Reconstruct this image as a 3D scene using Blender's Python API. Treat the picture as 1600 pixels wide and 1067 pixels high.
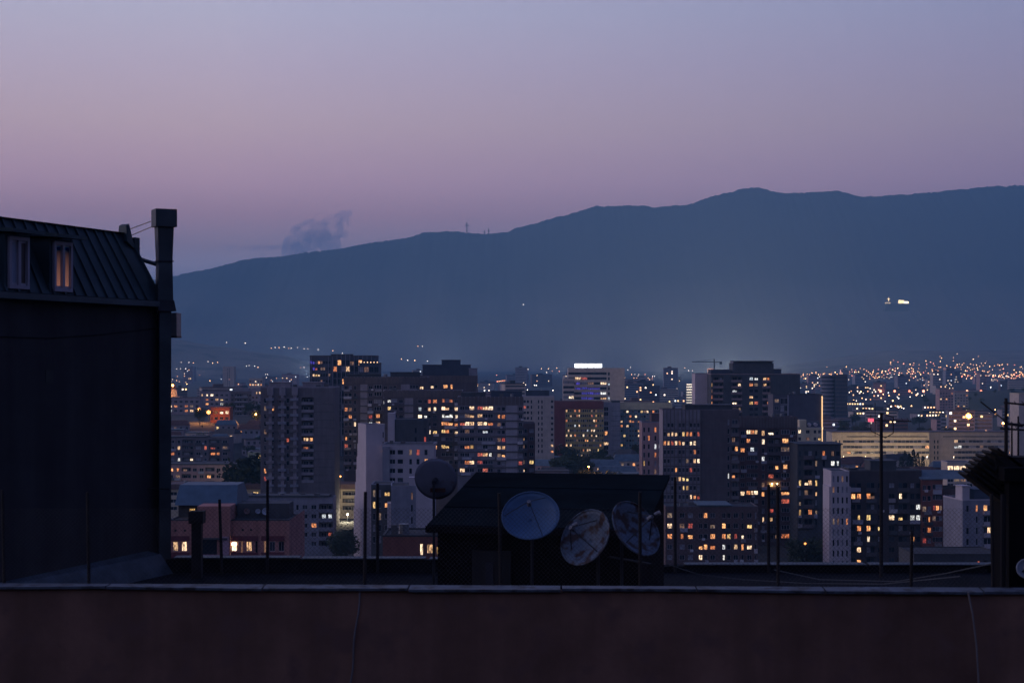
import bpy, math, random
from mathutils import Vector, Matrix
R = math.radians
random.seed(7)
SC = bpy.context.scene
COL = SC.collection
for o in list(bpy.data.objects):
    bpy.data.objects.remove(o)

# ------------------------------------------------------------ camera
F = 2444.0            # focal length in pixels of a 1600 px wide frame
CZ = 60.0             # eye height above the valley floor
HY = 560.0            # row of the horizon
cam_d = bpy.data.cameras.new('camera')
cam = bpy.data.objects.new('camera', cam_d); COL.objects.link(cam)
cam.location = (0, 0, CZ); cam.rotation_euler = (R(90), 0, 0)
cam_d.sensor_width = 36; cam_d.lens = 36 * F / 1600
cam_d.shift_y = (HY - 533.5) / 1600
cam_d.clip_start = 0.1; cam_d.clip_end = 90000
cam_d.dof.use_dof = True; cam_d.dof.focus_distance = 600; cam_d.dof.aperture_fstop = 4.0
SC.camera = cam

# ------------------------------------------------------------ world: dusk sky opposite / beside the sunset
SUN_EL, SUN_AZ = R(-3.0), R(-98)        # the sun has set to the side and behind
wd = bpy.data.worlds.new('World'); SC.world = wd; wd.use_nodes = True
nt = wd.node_tree; nt.nodes.clear()
N = nt.nodes.new; L = nt.links.new
sky = N('ShaderNodeTexSky'); sky.sky_type = 'NISHITA'; sky.sun_disc = False
sky.sun_elevation = SUN_EL; sky.sun_rotation = SUN_AZ
sky.air_density = 1.4; sky.dust_density = 1.5; sky.ozone_density = 3.0
tc = N('ShaderNodeTexCoord'); sx = N('ShaderNodeSeparateXYZ'); L(tc.outputs['Generated'], sx.inputs[0])
rmp = N('ShaderNodeValToRGB'); L(sx.outputs['Z'], rmp.inputs[0])
er = rmp.color_ramp
stops = [(0.0, (1.0133, 0.7853, 1.0693)), (0.058, (1.0133, 0.7853, 1.0693)), (0.0694, (0.7743, 0.5165, 0.6397)), (0.0897, (0.8104, 0.4642, 0.5709)), (0.1098, (0.8723, 0.5367, 0.6635)), (0.1457, (0.8181, 0.5886, 0.6662)), (0.1811, (0.7032, 0.5756, 0.7303)), (0.2157, (0.6157, 0.585, 0.776)), (0.45, (0.18, 0.205, 0.46)), (1.0, (0.075, 0.105, 0.29))]
while len(er.elements) < len(stops): er.elements.new(.5)
for e, (p, c) in zip(er.elements, stops): e.position = p; e.color = (*c, 1)
bg1 = N('ShaderNodeBackground'); L(sky.outputs[0], bg1.inputs[0]); bg1.inputs[1].default_value = 0.12
azm = N('ShaderNodeVectorMath'); azm.operation = 'MULTIPLY_ADD'      # brighter towards the side where the sun went down
cxx = N('ShaderNodeCombineXYZ')
for k in range(3): L(sx.outputs['X'], cxx.inputs[k])
L(cxx.outputs[0], azm.inputs[0]); azm.inputs[1].default_value = (-1.05, -.95, -.66); azm.inputs[2].default_value = (1, 1, 1)
azc = N('ShaderNodeVectorMath'); azc.operation = 'MAXIMUM'; L(azm.outputs[0], azc.inputs[0]); azc.inputs[1].default_value = (.3, .3, .4)
mulc = N('ShaderNodeVectorMath'); mulc.operation = 'MULTIPLY'; L(rmp.outputs[0], mulc.inputs[0]); azd = N('ShaderNodeVectorMath'); azd.operation = 'MINIMUM'; L(azc.outputs[0], azd.inputs[0]); azd.inputs[1].default_value = (1.19, 1.17, 1.10); L(azd.outputs[0], mulc.inputs[1])
bg2 = N('ShaderNodeBackground'); L(mulc.outputs[0], bg2.inputs[0]); bg2.inputs[1].default_value = 1.0
ad = N('ShaderNodeAddShader'); L(bg1.outputs[0], ad.inputs[0]); L(bg2.outputs[0], ad.inputs[1])
wo = N('ShaderNodeOutputWorld'); L(ad.outputs[0], wo.inputs[0])

# ------------------------------------------------------------ afterglow: one very soft, weak sun from the same side
sl = bpy.data.lights.new('afterglow_sun', 'SUN'); sl.energy = 1.05; sl.angle = R(40); sl.color = (1.0, .80, .95)
so = bpy.data.objects.new('afterglow_sun', sl); COL.objects.link(so)
so.rotation_euler = Vector((.96, -.16, -.22)).to_track_quat('-Z', 'Y').to_euler()

vs = SC.view_settings
vs.view_transform = 'Standard'; vs.look = 'None'; vs.exposure = 0; vs.gamma = 1; vs.use_curve_mapping = False
cy = SC.cycles
cy.max_bounces = 4; cy.diffuse_bounces = 2; cy.glossy_bounces = 2; cy.transmission_bounces = 2; cy.volume_bounces = 0
cy.transparent_max_bounces = 6; cy.use_denoising = True; cy.caustics_reflective = False; cy.caustics_refractive = False
cy.sample_clamp_indirect = 3

# ------------------------------------------------------------ helpers
def P(px, py, d):                        # a point seen at that pixel, d metres ahead
    return Vector(((px - 800) * d / F, d, CZ - (py - HY) * d / F))
def ZY(py, d): return CZ - (py - HY) * d / F
def proj(v): return (800 + v[0] / v[1] * F, HY - (v[2] - CZ) / v[1] * F)

def tag(o, label=None, cat=None, group=None, kind=None):
    if label: o['label'] = label
    if cat: o['category'] = cat
    if group: o['group'] = group
    if kind: o['kind'] = kind
    return o
def empty(name, loc, rz=0.0):
    o = bpy.data.objects.new(name, None); COL.objects.link(o)
    o.location = loc; o.rotation_euler = (0, 0, rz); o.empty_display_size = .2
    return o
def mobj(name, me, parent=None, loc=(0, 0, 0), rot=(0, 0, 0), scale=(1, 1, 1)):
    o = bpy.data.objects.new(name, me); COL.objects.link(o)
    o.location = loc; o.rotation_euler = rot; o.scale = scale
    if parent: o.parent = parent
    return o

class MB:
    def __init__(s): s.v = []; s.f = []; s.m = []
    def face(s, pts, m=0):
        n = len(s.v); s.v += [tuple(p) for p in pts]; s.f.append(tuple(range(n, n + len(pts)))); s.m.append(m)
    def box(s, a, b, m=0):
        (x0, y0, z0), (x1, y1, z1) = a, b
        n = len(s.v)
        s.v += [(x0, y0, z0), (x1, y0, z0), (x1, y1, z0), (x0, y1, z0), (x0, y0, z1), (x1, y0, z1), (x1, y1, z1), (x0, y1, z1)]
        for q in ((0, 3, 2, 1), (4, 5, 6, 7), (0, 1, 5, 4), (1, 2, 6, 5), (2, 3, 7, 6), (3, 0, 4, 7)):
            s.f.append(tuple(n + i for i in q)); s.m.append(m)
        return s
    def hexa(s, lo, hi, m=0):             # four low points and four high points, same order
        n = len(s.v); s.v += [tuple(p) for p in lo] + [tuple(p) for p in hi]
        for q in ((0, 3, 2, 1), (4, 5, 6, 7), (0, 1, 5, 4), (1, 2, 6, 5), (2, 3, 7, 6), (3, 0, 4, 7)):
            s.f.append(tuple(n + i for i in q)); s.m.append(m)
        return s
    def tube(s, p, q, r, r2=None, seg=6, m=0, cap=True):
        p = Vector(p); q = Vector(q); r2 = r if r2 is None else r2
        d = (q - p).normalized(); a = d.orthogonal().normalized(); b = d.cross(a)
        n = len(s.v)
        for c, rr in ((p, r), (q, r2)):
            for i in range(seg):
                t = 2 * math.pi * i / seg
                s.v.append(tuple(c + (a * math.cos(t) + b * math.sin(t)) * rr))
        for i in range(seg):
            j = (i + 1) % seg
            s.f.append((n + i, n + j, n + seg + j, n + seg + i)); s.m.append(m)
        if cap:
            s.f.append(tuple(n + i for i in reversed(range(seg)))); s.m.append(m)
            s.f.append(tuple(n + seg + i for i in range(seg))); s.m.append(m)
        return s
    def path(s, pts, r, seg=5, m=0):
        for a, b in zip(pts, pts[1:]): s.tube(a, b, r, seg=seg, m=m)
        return s
    def mesh(s, name, mats, smooth=False):
        me = bpy.data.meshes.new(name); me.from_pydata(s.v, [], s.f)
        for k in (mats if isinstance(mats, (list, tuple)) else [mats]): me.materials.append(k)
        if any(s.m): me.polygons.foreach_set('material_index', s.m)
        if smooth: me.polygons.foreach_set('use_smooth', [True] * len(s.f))
        me.update(); return me
    def build(s, name, mats, parent=None, loc=(0, 0, 0), rot=(0, 0, 0), smooth=False):
        return mobj(name, s.mesh(name, mats, smooth), parent, loc, rot)

# ------------------------------------------------------------ materials
_M = {}
def mat(name, col, rough=.85, var=.25, scale=.35, streak=0.0, metal=0.0, bump=0.0, col2=None, spec=.3, patch=.0):
    if name in _M: return _M[name]
    m = bpy.data.materials.new(name); m.use_nodes = True; _M[name] = m
    t = m.node_tree; b = t.nodes['Principled BSDF']; n = t.nodes.new; l = t.links.new
    b.inputs['Roughness'].default_value = rough; b.inputs['Metallic'].default_value = metal
    b.inputs['Specular IOR Level'].default_value = spec
    co = n('ShaderNodeTexCoord')
    nz = n('ShaderNodeTexNoise'); nz.inputs['Scale'].default_value = scale; nz.inputs['Detail'].default_value = 8; nz.inputs['Roughness'].default_value = .65
    l(co.outputs['Object'], nz.inputs['Vector'])
    mr = n('ShaderNodeMapRange'); mr.inputs[1].default_value = .3; mr.inputs[2].default_value = .7
    mr.inputs[3].default_value = 1 - var; mr.inputs[4].default_value = 1 + var
    l(nz.outputs['Fac'], mr.inputs[0]); val = mr.outputs[0]
    if streak:
        mp = n('ShaderNodeMapping'); mp.inputs['Scale'].default_value = (1.3, 1.3, .06); l(co.outputs['Object'], mp.inputs[0])
        n2 = n('ShaderNodeTexNoise'); n2.inputs['Scale'].default_value = 1.0; n2.inputs['Detail'].default_value = 5; l(mp.outputs[0], n2.inputs['Vector'])
        m2 = n('ShaderNodeMapRange'); m2.inputs[1].default_value = .35; m2.inputs[2].default_value = .65
        m2.inputs[3].default_value = 1 - streak; m2.inputs[4].default_value = 1.0; l(n2.outputs['Fac'], m2.inputs[0])
        mu = n('ShaderNodeMath'); mu.operation = 'MULTIPLY'; l(val, mu.inputs[0]); l(m2.outputs[0], mu.inputs[1]); val = mu.outputs[0]
    c1 = n('ShaderNodeMix'); c1.data_type = 'RGBA'; c1.blend_type = 'MULTIPLY'; c1.inputs[0].default_value = 1
    c1.inputs[6].default_value = (*col, 1); l(val, c1.inputs[7]); out = c1.outputs[2]
    if col2:
        n3 = n('ShaderNodeTexNoise'); n3.inputs['Scale'].default_value = scale * 2.3; n3.inputs['Detail'].default_value = 7; l(co.outputs['Object'], n3.inputs['Vector'])
        r3 = n('ShaderNodeMapRange'); r3.inputs[1].default_value = .50 - patch; r3.inputs[2].default_value = .62 - patch; l(n3.outputs['Fac'], r3.inputs[0])
        c2 = n('ShaderNodeMix'); c2.data_type = 'RGBA'; l(r3.outputs[0], c2.inputs[0]); l(out, c2.inputs[6]); c2.inputs[7].default_value = (*col2, 1); out = c2.outputs[2]
    l(out, b.inputs['Base Color'])
    if bump:
        bp = n('ShaderNodeBump'); bp.inputs['Strength'].default_value = bump; bp.inputs['Distance'].default_value = .05
        l(nz.outputs['Fac'], bp.inputs['Height']); l(bp.outputs[0], b.inputs['Normal'])
    return m
def emit(name, col, strength, col2=None, curtain=False, vary=.5, sample=False):
    if name in _M: return _M[name]
    m = bpy.data.materials.new(name); m.use_nodes = True; _M[name] = m
    t = m.node_tree; b = t.nodes['Principled BSDF']; n = t.nodes.new; l = t.links.new
    b.inputs['Base Color'].default_value = (.25, .2, .15, 1); b.inputs['Roughness'].default_value = .6
    oi = n('ShaderNodeObjectInfo')
    mx = n('ShaderNodeMix'); mx.data_type = 'RGBA'; l(oi.outputs['Random'], mx.inputs[0])
    mx.inputs[6].default_value = (*col, 1); mx.inputs[7].default_value = (*(col2 or col), 1)
    l(mx.outputs[2], b.inputs['Emission Color'])
    f = n('ShaderNodeMath'); f.operation = 'MULTIPLY_ADD'; l(oi.outputs['Random'], f.inputs[0]); f.inputs[1].default_value = strength * vary; f.inputs[2].default_value = strength * (1 - vary / 2)
    val = f.outputs[0]
    if curtain:                           # folds of the curtain and the darker part of the room
        co = n('ShaderNodeTexCoord'); ad_ = n('ShaderNodeVectorMath'); l(co.outputs['Object'], ad_.inputs[0])
        cb = n('ShaderNodeCombineXYZ')
        for k in range(3): l(oi.outputs['Random'], cb.inputs[k])
        sc_ = n('ShaderNodeVectorMath'); sc_.operation = 'SCALE'; sc_.inputs[3].default_value = 37.0; l(cb.outputs[0], sc_.inputs[0]); l(sc_.outputs[0], ad_.inputs[1])
        mp = n('ShaderNodeMapping'); mp.inputs['Scale'].default_value = (4.2, 1, 1.6); l(ad_.outputs[0], mp.inputs[0])
        nz = n('ShaderNodeTexNoise'); nz.inputs['Scale'].default_value = 1.3; nz.inputs['Detail'].default_value = 2; l(mp.outputs[0], nz.inputs['Vector'])
        mr = n('ShaderNodeMapRange'); mr.inputs[1].default_value = .38; mr.inputs[2].default_value = .64; mr.inputs[3].default_value = .10; mr.inputs[4].default_value = 1.6
        l(nz.outputs['Fac'], mr.inputs[0])
        g = n('ShaderNodeMath'); g.operation = 'MULTIPLY'; l(val, g.inputs[0]); l(mr.outputs[0], g.inputs[1]); val = g.outputs[0]
    l(val, b.inputs['Emission Strength'])
    m.cycles.emission_sampling = 'AUTO' if sample else 'NONE'
    return m
def flat(name, col, rough=.5, metal=0.0, spec=.5):
    return mat(name, col, rough, .12, 1.5, metal=metal, spec=spec)

GLASS = mat('window_glass', (.012, .016, .026), .2, .3, .2, spec=.15)
GLASS2 = mat('window_glass_curtained', (.26, .26, .30), .45, .35, .8, spec=.3)
GLASS3 = mat('window_glass_shaded', (.05, .06, .08), .25, .3, .5, spec=.5)
FRAME = mat('window_frame_paint', (.42, .41, .45), .6, .15, 2)
FRAMED = mat('window_frame_dark', (.07, .07, .08), .6, .15, 2)
LIT = {
    'o': emit('lit_orange', (1.0, .28, .08), 1.05, (1.0, .46, .17), True, .9),
    'w': emit('lit_warm', (1.0, .55, .25), 1.4, (1.0, .78, .54), True, .9),
    'y': emit('lit_yellow', (1.0, .54, .16), .95, (1.0, .72, .30), True, .9),
    'c': emit('lit_cool', (.72, .86, 1.0), 1.0, (1.0, .95, .85), True),
    'r': emit('lit_red', (.75, .09, .06), .6, (.9, .20, .10), True),
    'b': emit('lit_blue', (.05, .05, .75), .45, (.12, .08, 1.0), True),
    'v': emit('lit_violet', (.40, .18, 1.0), .9),
    'd': emit('lit_dim', (.9, .42, .22), .22, (.8, .55, .35), True),
}
METAL = mat('dark_metal', (.05, .055, .065), .55, .3, 2, metal=.5)
STEEL = mat('galvanised_steel', (.22, .23, .25), .5, .25, 1.5, metal=.6)
TAR = mat('roof_felt', (.045, .048, .055), .9, .35, .25)

def wallm(c, streak=.3, var=.18):
    streak *= .5
    return mat('render_%02d_%02d_%02d' % tuple(int(k * 100) for k in c), c, .9, var, .3, streak)

# ------------------------------------------------------------ window panes (shared unit meshes)
def pane_mesh(name, n, fr, fm):
    mb = MB()
    mb.face([(-.5, 0, -.5), (.5, 0, -.5), (.5, 0, .5), (-.5, 0, .5)], 0)
    def bar(x0, x1, z0, z1):
        y0, y1 = -.06, .0
        mb.face([(x0, y0, z0), (x1, y0, z0), (x1, y0, z1), (x0, y0, z1)], 1)
        mb.face([(x1, y0, z0), (x1, y1, z0), (x1, y1, z1), (x1, y0, z1)], 1); mb.face([(x0, y1, z0), (x0, y0, z0), (x0, y0, z1), (x0, y1, z1)], 1)
        mb.face([(x0, y0, z1), (x1, y0, z1), (x1, y1, z1), (x0, y1, z1)], 1)
    bar(-.5, .5, -.5, -.5 + fr); bar(-.5, .5, .5 - fr, .5)
    bar(-.5, -.5 + fr, -.5 + fr, .5 - fr); bar(.5 - fr, .5, -.5 + fr, .5 - fr)
    for i in range(1, n):
        x = -.5 + i / n; bar(x - fr * .4, x + fr * .4, -.5 + fr, .5 - fr)
    return mb.mesh(name, [GLASS, fm])
PANE = {(k, f): pane_mesh('window', k, .05 if k < 4 else .02, FRAME if f == 0 else FRAMED) for k in (1, 2, 3, 4) for f in (0, 1)}

def put_pane(par, p, w, h, rz, k, fm, m):
    o = mobj('window', PANE[(k, fm)], par, p, (0, 0, rz), (w, 1, h))
    s = o.material_slots[0]; s.link = 'OBJECT'; s.material = m
    return o

# ------------------------------------------------------------ buildings
BOXM = [MB().box((-.5, -.5, -.5), (.5, .5, .5)).mesh('balcony', wallm(c)) for c in ((.30, .27, .28), (.42, .41, .46), (.58, .53, .55), (.085, .09, .10), (.6, .58, .6))]
OCC = []                                   # footprints taken: (x, y, radius)
class Bld:
    """A block whose front runs from pixel column x0 to x1, d metres ahead, top at row yt, turned by yaw degrees."""
    def __init__(s, name, label, cat, x0, x1, yt, d, yaw=0, depth=14, zb=-1.0, wall=None, trim=None, group=None, fm=0, band=1.2, yb=9999, W=None):
        s.d = d; a = R(yaw); s.a = a
        X0 = (x0 - 800) * d / F; t1 = (x1 - 800) / F
        s.W = W or (t1 * d - X0) / (math.cos(a) - t1 * math.sin(a))
        s.D = depth; s.zb = zb; s.H = ZY(yt, d) - zb
        s.root = tag(empty(name, (X0, d, zb), a), label, cat, group)
        s.mats = [wall or wallm((.3, .27, .27)), trim or wallm((.2, .19, .19)), TAR, wallm((.13, .125, .13))]
        s.dim = .035; s.mb = MB(); s.panes = []; s.sides = set(); s.fm = fm; s.band = band; s.yb = yb
        M = Matrix.Translation((X0, d, zb)) @ Matrix.Rotation(a, 4, 'Z'); s.M = M
        c = M @ Vector((s.W / 2, s.D / 2, 0)); OCC.append((c.x, c.y, .5 * math.hypot(s.W, s.D)))
    def T(s, side):
        W, D = s.W, s.D
        if side == 'f': return (lambda u, n, z: (u, -n, z)), W, 0.0
        if side == 'l': return (lambda u, n, z: (-n, D - u, z)), D, -math.pi / 2
        if side == 'r': return (lambda u, n, z: (W + n, u, z)), D, math.pi / 2
    def facade(s, side, cols, fh=2.8, band=None, ztop=None, zmin=0.5, ledge=0, u=(0, 1), m=0, mask=None, odd=0.0):
        """cols: string of cells, a letter and a relative width; floors counted down from the band under the roof line."""
        T, Wd, rz = s.T(side); mb = s.mb; s.sides.add(side)
        band = s.band if band is None else band
        ua, ub = u[0] * Wd, u[1] * Wd
        ztop = s.H if ztop is None else ztop
        def q(u0, u1, z0, z1, n=0.0, mm=None):
            if u1 - u0 > 1e-4 and z1 - z0 > 1e-4: mb.face([T(u0, n, z0), T(u1, n, z0), T(u1, n, z1), T(u0, n, z1)], m if mm is None else mm)
        def rev(u0, u1, z0, z1, n0, n1, mm=None):
            mm = m if mm is None else mm
            mb.face([T(u0, n0, z0), T(u0, n1, z0), T(u0, n1, z1), T(u0, n0, z1)], mm); mb.face([T(u1, n1, z0), T(u1, n0, z0), T(u1, n0, z1), T(u1, n1, z1)], mm)
            mb.face([T(u0, n0, z0), T(u1, n0, z0), T(u1, n1, z0), T(u0, n1, z0)], mm); mb.face([T(u0, n1, z1), T(u1, n1, z1), T(u1, n0, z1), T(u0, n0, z1)], mm)
        def bx(u0, u1, z0, z1, n0, n1, mm):
            lo = [T(u0, n1, z0), T(u1, n1, z0), T(u1, n0, z0), T(u0, n0, z0)]; hi = [T(u0, n1, z1), T(u1, n1, z1), T(u1, n0, z1), T(u0, n0, z1)]
            mb.hexa(lo, hi, mm)
        toks = [(c[0], float(c[1:] or 1)) for c in cols.split()]
        tot = sum(w for _, w in toks)
        edges = [ua]
        for _, w in toks: edges.append(edges[-1] + (ub - ua) * w / tot)
        q(ua, ub, ztop - band, ztop)
        z1 = ztop - band; fl = 0
        while True:
            z0 = z1 - fh
            py = proj(s.M @ Vector(T((ua + ub) / 2, 0, z0)))[1]
            if z0 < zmin or py > s.yb: break
            for ci, (c, _) in enumerate(toks):
                a, b = edges[ci], edges[ci + 1]; w = b - a
                if odd and c in 'wdgnq' and random.random() < odd:      # home-made balconies and cooling boxes
                    t_ = random.random(); fu = random.uniform(0, .3); wu = random.uniform(.6, 1.0)
                    if t_ < .6:
                        k_ = random.uniform(.35, .95); q0 = T(a + w * (fu + wu / 2), k_ / 2, z0 + fh * .17)
                        mobj('balcony', BOXM[random.choice((0, 1, 1, 2, 3))], s.root, q0, (0, 0, rz), (w * wu, k_ - .01, fh * random.uniform(.3, .42)))
                    else:
                        q0 = T(a + w * random.uniform(.1, .9), .2, z0 + fh * random.uniform(.12, .3)); mobj('cooling_box', BOXM[random.choice((1, 2, 4))], s.root, q0, (0, 0, rz), (.9, .38, .65))
                def hole(fu0, fu1, fz0, fz1, rec=.18, np=1, k=2, gap=.0, mm=None):
                    u0, u1, h0, h1 = a + w * fu0, a + w * fu1, z0 + fh * fz0, z0 + fh * fz1
                    rev(u0, u1, h0, h1, 0, -rec, mm)
                    for i in range(np):
                        pa, pb = u0 + (u1 - u0) * i / np, u0 + (u1 - u0) * (i + 1) / np
                        s.panes.append((T((pa + pb) / 2, -rec + .01, (h0 + h1) / 2), (pb - pa) - gap, h1 - h0, rz, k))
                        if gap: pass
                    return u0, u1, h0, h1
                def around(rects):
                    rects = sorted(rects); x = a
                    for (u0, u1, h0, h1) in rects:
                        q(x, u0, z0, z1); q(u0, u1, z0, h0); q(u0, u1, h1, z1); x = u1
                    q(x, b, z0, z1)
                if c == 'p': q(a, b, z0, z1)
                elif c == 'k': q(a, b, z0 + .3, z1, 0, 1); q(a, b, z0, z0 + .3, -.06, 3)
                elif c == 'P': q(a, b, z0 + .22, z1); q(a, b, z0, z0 + .22, -.06, 3)
                elif c == 'h': around([hole(.12, .88, .32, .80, .12, 1, 1)])
                elif c == 'w': around([hole(.2, .8, .32, .80)])
                elif c == 'n': around([hole(.3, .7, .22, .84, k=1)])
                elif c == 'd': around([hole(.1, .44, .30, .80, k=2), hole(.56, .9, .30, .80, k=1)])
                elif c == 'g': around([hole(.03, .97, .42, .88, .10, 3, 2)])
                elif c == 's': around([hole(0, 1, .34, .84, .14, 1, 3)])
                elif c == 'f': around([hole(.04, .96, .10, .95, .08, 1, 2)])
                elif c == 'q': around([hole(.05, .95, .40, .92, .10, 1, 3)])
                elif c == 'b':
                    around([hole(.15, .85, .06, .84, .15, 2, 1)])
                    bx(a + w * .04, b - w * .04, z0 - .12, z0 + .04, .0, 1.0, 1)
                    for x0_, x1_ in ((a + w * .04, b - w * .04),): bx(x0_, x1_, z0 + .04, z0 + fh * .36, .92, 1.0, 1)
                elif c in 'lL':
                    u0, u1, h0, h1 = a + w * .04, b - w * .04, z0 + .08, z1 - .22
                    rev(u0, u1, h0, h1, 0, -1.1, 3)
                    around([(u0, u1, h0, h1)])
                    q(u0, u1, h0, h1, -1.1, 3)
                    s.panes.append((T(u0 + (u1 - u0) * .33, -1.06, h0 + fh * .42), (u1 - u0) * .42, fh * .62, rz, 2))
                    s.panes.append((T(u0 + (u1 - u0) * .78, -1.06, h0 + fh * .42), (u1 - u0) * .26, fh * .62, rz, 1))
                    bx(u0 - .05, u1 + .05, h0 - .1, h0 + fh * .33, -.08, .04 if c == 'l' else .25, 1)
            if ledge: bx(ua - .05, ub + .05, z0 - .10, z0 + .10, .0, ledge, 3)
            z1 = z0; fl += 1
        q(ua, ub, -2, z1)
    def quadside(s, side, m=0):
        T, Wd, rz = s.T(side)
        s.mb.face([T(0, 0, -2), T(Wd, 0, -2), T(Wd, 0, s.H), T(0, 0, s.H)], m)
    def finish(s, lit=(), parapet=.5, roof=True, dark_mix=(.7, .12, .18), litrate=0.0, palette='oowwyc', huts=()):
        for k in 'flr':
            if k not in s.sides: s.quadside(k)
        W, D, H = s.W, s.D, s.H
        s.mb.face([(W, D, -2), (0, D, -2), (0, D, H), (W, D, H)], 0)
        if roof: s.mb.face([(0, 0, H), (W, 0, H), (W, D, H), (0, D, H)], 2)
        s.wall = s.mb.build('wall', s.mats, s.root)
        if parapet:
            m2 = MB(); t = .25; e = .04
            m2.box((-e, -e, H - .02), (W + e, t, H + parapet)); m2.box((-e, D - t, H - .02), (W + e, D + e, H + parapet))
            m2.box((-e, t, H - .02), (t, D - t, H + parapet)); m2.box((W - t, t, H - .02), (W + e, D - t, H + parapet))
            m2.build('parapet', s.mats[1], s.root)
        n = len(s.panes); owner = {}
        wp = [proj(s.M @ Vector(p[0])) for p in s.panes]
        for it in lit:
            x, y, c = it
            best, bi = 1e9, None
            for i, (a, b) in enumerate(wp):
                if i in owner: continue
                e = (a - x) ** 2 + (b - y) ** 2 * 1.2
                if e < best: best, bi = e, i
            if bi is not None and best < 260: owner[bi] = c
        for i, (p, w, h, rz, k) in enumerate(s.panes):
            if i in owner:
                m = LIT[owner[i]]
                if random.random() < .35:                  # blind half down, or one sash curtained off
                    if random.random() < .6: k_ = random.uniform(.6, .85); p = (p[0], p[1], p[2] - h * (1 - k_) / 2); h *= k_
                    else: w *= random.uniform(.5, .8)
            elif random.random() < s.dim: m = LIT[random.choice('ddddor')]
            elif random.random() < litrate: m = LIT[random.choice(palette)]
            else:
                r = random.random(); m = GLASS if r < dark_mix[0] else GLASS2 if r < dark_mix[0] + dark_mix[1] else GLASS3
            put_pane(s.root, p, w, h, rz, k, s.fm, m)
        for (fx0, fx1, fy0, fy1, h, *r) in huts:          # plant rooms and stair heads on the roof
            hb = MB().box((W * fx0, D * fy0, H - .01), (W * fx1, D * fy1, H + h))
            hb.box((W * fx0 - .25, D * fy0 - .25, H + h + .003), (W * fx1 + .25, D * fy1 + .25, H + h + .18))
            hb.build('roof_hut', [r[0] if r else s.mats[1]], s.root)
        return s
    def clutter(s, n=4, hmax=2.5):                        # masts, vents and tanks
        for i in range(n):
            x, y = random.uniform(.05, .95) * s.W, random.uniform(.05, .5) * s.D
            r = random.random(); mb = MB(); z = s.H
            if r < .45:
                h = random.uniform(1.2, hmax + 1.2); mb.tube((x, y, z), (x, y, z + h), .04)
                for j in range(3): mb.tube((x - .5, y, z + h - .15 - j * .3), (x + .5, y, z + h - .15 - j * .3), .025, seg=4)
                mb.build('aerial', METAL, s.root)
            elif r < .8:
                w = random.uniform(.4, 1.0); mb.box((x - w, y - .5, z), (x + w, y + .5, z + random.uniform(.7, 1.4))); mb.build('vent_box', s.mats[3], s.root)
            else:
                mb.tube((x, y, z), (x, y, z + 1.3), .7, seg=10); mb.build('water_tank', STEEL, s.root)
        return s

def zz(ox, oy, sc, txt):                    # lit windows noted in an enlargement of the place -> full-frame rows and columns
    out = []
    for it in txt.split():
        x, y, c = it.split(','); out.append((ox + float(x) / sc, oy + float(y) / sc, c))
    return out

# ------------------------------------------------------------ terrain
def lerp_tab(tab, x):
    if x <= tab[0][0]: return tab[0][1]
    for (a, va), (b, vb) in zip(tab, tab[1:]):
        if x <= b:
            t = (x - a) / (b - a); t = t * t * (3 - 2 * t); return va + (vb - va) * t
    return tab[-1][1]
GT = [(-900, 430), (-250, 190), (-40, 62), (0, 47), (40, 43), (140, 34), (250, 22), (440, -1), (700, -1), (24000, -1)]
def ground_z(x, y):                          # valley floor plus one built-up rise
    rise = lerp_tab([(640, 0), (890, 24), (1080, 24), (1600, 0)], y) * lerp_tab([(-900, 0), (-600, 1), (-145, 1), (-80, 0)], x)
    return lerp_tab(GT, y) + rise
GROUND = mat('city_ground', (.045, .047, .045), .95, .5, .02, col2=(.07, .065, .06))
ys = [-1100, -900, -700, -500, -350, -250, -180, -120, -80, -50, -25, 0, 20, 40, 70, 105, 140, 190, 250, 300, 350, 400, 440, 500, 600, 650, 700, 750, 800, 850, 900, 960, 1020, 1080, 1200, 1350, 1500, 1650, 2000, 3500, 6000, 10000, 16000, 23500]
xs = [-15800, -9000, -4500, -2200, -1100, -600, -350, -250, -180, -145, -120, -100, -80, -60, -25, 0, 25, 60, 120, 200, 350, 600, 1100, 2200, 4500, 9000, 15800]
mb = MB()
for y in ys:
    for x in xs: mb.v.append((x, y, ground_z(x, y)))
nx = len(xs)
for j in range(len(ys) - 1):
    for i in range(nx - 1):
        a = j * nx + i; mb.f.append((a, a + 1, a + nx + 1, a + nx)); mb.m.append(0)
tag(mb.build('ground', GROUND, smooth=True), kind='structure')

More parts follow.
